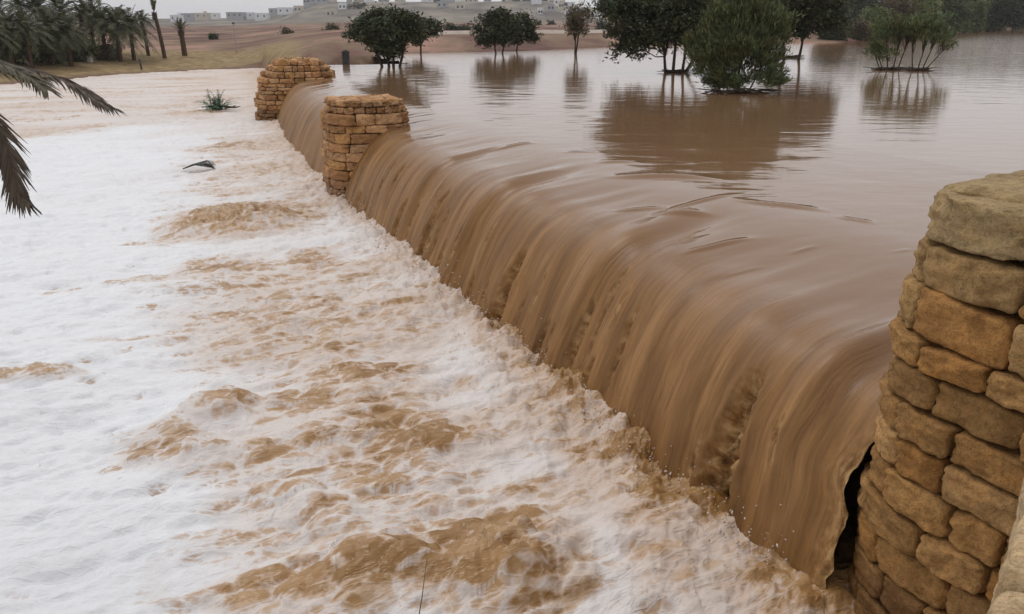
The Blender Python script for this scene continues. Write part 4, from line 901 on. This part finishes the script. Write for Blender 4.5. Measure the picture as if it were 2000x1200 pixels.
def house(u, Yd, wpx, hpx, m, label, vbase=None, tower=False, tank=False):
    x_ = (u - 1000) / FPX * Yd * .955 * 1.05; zb = float(ground_h(np.array(x_), np.array(Yd))) - .6; k = Yd / FPX; w_ = wpx * k / 2; h_ = hpx * 1.6 * k + .6; w_ *= 1.15; dp_ = max(w_ * .8, 4)
    r_ = empty('house', (x_, Yd, zb)); tag(r_, label, 'building', 'houses of the distant town'); mb = MB(); box(mb, (-w_, -dp_, 0), (w_, dp_, h_)); mb.build('wall', m, r_, smooth=False)
    mb = MB(); t_ = .3
    for lo_, hi_ in (((-w_ - .15, -dp_ - .15, h_), (w_ + .15, -dp_ + t_, h_ + .7)), ((-w_ - .15, dp_ - t_, h_), (w_ + .15, dp_ + .15, h_ + .7)), ((-w_ - .15, -dp_ + t_, h_), (-w_ + t_, dp_ - t_, h_ + .7)), ((w_ - t_, -dp_ + t_, h_), (w_ + .15, dp_ - t_, h_ + .7))): box(mb, lo_, hi_)
    if tower: box(mb, (-w_ * .3, -1.2, h_), (-w_ * .3 + 2.4, 1.2, h_ + 4.5)); 
    if tank: box(mb, (w_ * .2, -1, h_), (w_ * .2 + 2.4, 1, h_ + 2.2))
    mb.build('roof_parapet', m, r_, smooth=False)
    nw = max(2, min(5, int(w_ * 2 / 4)))
    for i in range(nw):
        for j in range(max(1, int(h_ // 3.4))):
            mb = MB(); xx = -w_ + (i + .5) * 2 * w_ / nw; zz = h_ - 2.4 - 3.2 * j; box(mb, (xx - .6, -dp_ - .05, zz), (xx + .6, -dp_ + .05, zz + 1.4)); mb.build('window', M_WIN, r_, smooth=False)
hs_ = [(402, 760, 18, 8, M_B1, 'small hazy grey house just right of the short palm'), (430, 800, 20, 7, M_B2, 'hazy cream house left of the street lamp'), (492, 780, 26, 8, M_B1, 'hazy grey house right of the street lamp'), (540, 740, 20, 7, M_B3, 'hazy low house left of the white hall'), (590, 700, 32, 6, M_B3, 'long low white hall at the foot of the ridge'),
       (625, 690, 10, 9, M_B1, 'small grey house with a rooftop tank at the left start of the ridge'), (648, 720, 26, 6, M_B1, 'wide flat grey house at the left end of the ridge'), (672, 770, 10, 5, M_B2, 'small house left of the ridge tower'), (702, 790, 7, 14, M_B1, 'slim tower on the ridge above the post in the lake'), (722, 800, 20, 5, M_B2, 'low cream house right of the ridge tower'),
       (765, 820, 16, 5, M_B1, 'ridge house above the fan-trunked acacia'), (795, 830, 16, 6, M_B2, 'ridge house above the umbrella acacia'), (885, 840, 28, 7, M_B1, 'large block on the ridge between the two dark acacia groups'), (925, 850, 22, 5, M_B2, 'cream house on the ridge left of the dense acacia'), (955, 850, 12, 6, M_B1, 'small grey ridge house above the dense acacia'),
       (1045, 640, 16, 8, M_B3, 'white house below the ridge right of the acacia pair'), (1085, 640, 14, 7, M_B3, 'white house below the ridge left of the slender tree'), (1155, 620, 22, 8, M_B2, 'cream house between the slender tree and the largest tree'), (1065, 860, 20, 5, M_B2, 'cream house high on the ridge left of the slender tree')]
hs_ += [(1052 + 17 * k + (k * 7) % 5, 560 + 25 * (k % 3), 8 + (k * 3) % 6, 5 + k % 3, (M_B3, M_B1, M_B2)[k % 3], lb) for k, lb in enumerate(['first small block of the row below the ridge, next to the acacia pair', 'second block of the row below the ridge right of the acacia pair', 'third block of the row below the ridge, halfway to the slender tree', 'block of the row below the ridge just left of the slender tree', 'block seen through the crown of the slender tree', 'block of the row below the ridge just right of the slender tree', 'last block of the row below the ridge beside the largest tree'])]
hs_ += [(668, 560, 14, 4, M_B2, 'low house on the slope below the slim ridge tower'), (690, 600, 12, 5, M_B3, 'white house on the slope left of the fan-trunked acacia'), (872, 620, 16, 5, M_B1, 'house on the slope right of the umbrella acacia'), (905, 600, 14, 5, M_B2, 'cream house on the slope left of the dense acacia'), (608, 640, 12, 6, M_B2, 'cream house at the right end of the white hall'), (565, 760, 18, 8, M_B1, 'hazy grey house left of the white hall'), (515, 800, 16, 7, M_B3, 'hazy white house right of the grey house by the lamp')]
hs_ += [(382, 720, 16, 7, M_B3, 'hazy white house half hidden behind the short palm'), (450, 830, 18, 6, M_B3, 'hazy white house directly behind the street lamp'), (738, 780, 14, 6, M_B3, 'white ridge house left above the fan-trunked acacia'), (845, 800, 18, 6, M_B3, 'white ridge house under the three round skyline trees'), (905, 800, 16, 7, M_B3, 'white ridge house right of the large block'), (1000, 820, 20, 6, M_B2, 'cream ridge house above the gap of the acacia pair'), (1030, 790, 18, 6, M_B3, 'white ridge house above the right acacia of the pair'), (1105, 800, 18, 6, M_B3, 'white ridge house left of the slender tree top')]
for i, a in enumerate(hs_): house(*a, tank=(i % 4 == 1), tower=(i in (5,)))
house(1762, 178, 44, 16, M_B2, 'low cream house glimpsed through the left open shrub'); house(1948, 330, 30, 9, M_B3, 'small pale hut between trees on the far right shore')
for i, (u, wp, hp, lb) in enumerate([(828, 9, 6, 'leftmost of the three dark round trees on the ridge skyline'), (845, 9, 8, 'middle of the three dark round trees on the ridge skyline'), (858, 9, 8, 'rightmost of the three dark round trees on the ridge skyline'), (1028, 16, 7, 'skyline tree left of the slender tree'), (1060, 14, 6, 'flat skyline tree between acacia pair and slender tree'), (1088, 18, 7, 'widest skyline tree left of the slender tree'), (1102, 8, 8, 'small skyline tree touching the slender tree'), (1145, 14, 8, 'skyline tree right of the slender tree'), (1172, 14, 10, 'skyline tree next to the largest tree'), (1008, 14, 6, 'skyline tree above the right acacia of the pair'), (985, 10, 5, 'skyline tree above the dense acacia'), (515, 16, 8, 'hazy trees clump between street lamp and white hall'), (470, 14, 8, 'hazy tree behind the street lamp'), (560, 20, 7, 'hazy tree left of the white hall'), (700, 30, 10, 'brown tree patch at the ridge foot left of the fan-trunked acacia')]):
    Yd = 860. if u < 1000 and u > 800 else (600. if u == 700 else 780.); x_ = (u - 1000) / FPX * Yd; zb = float(ground_h(np.array(x_), np.array(Yd))) - .3; vb = 42 + (CAMZ - zb) / Yd * FPX
    r_ = tree('ridge_tree', lb, 'tree', u, vb, zb, [(u, vb - hp * .65, wp * .5, hp * .45), (u + wp * .2, vb - hp * .5, wp * .35, hp * .35)], [(u, u, vb - hp * .5)], 46, .7, 14, 200 + i, M_LEAF, .3, 'trees on the distant ridge', 1.6, Y=Yd, tint=1.2)

# ------------------------------------------------------------------ rainy air
mb = MB(); box(mb, (-2600, -60, -3), (2600, 3300, 60)); hz = mb.build('haze', None, smooth=False)
mh = bpy.data.materials.new('rainy_haze'); mh.use_nodes = True; t = mh.node_tree; t.nodes.clear()
pv = N(t, 'ShaderNodeVolumePrincipled'); pv.inputs['Color'].default_value = (.93, .93, .97, 1); pv.inputs['Density'].default_value = .00022; ou = N(t, 'ShaderNodeOutputMaterial'); L(t, pv.outputs[0], ou.inputs['Volume'])
hz.data.materials.clear(); hz.data.materials.append(mh); tag(hz, kind='stuff')
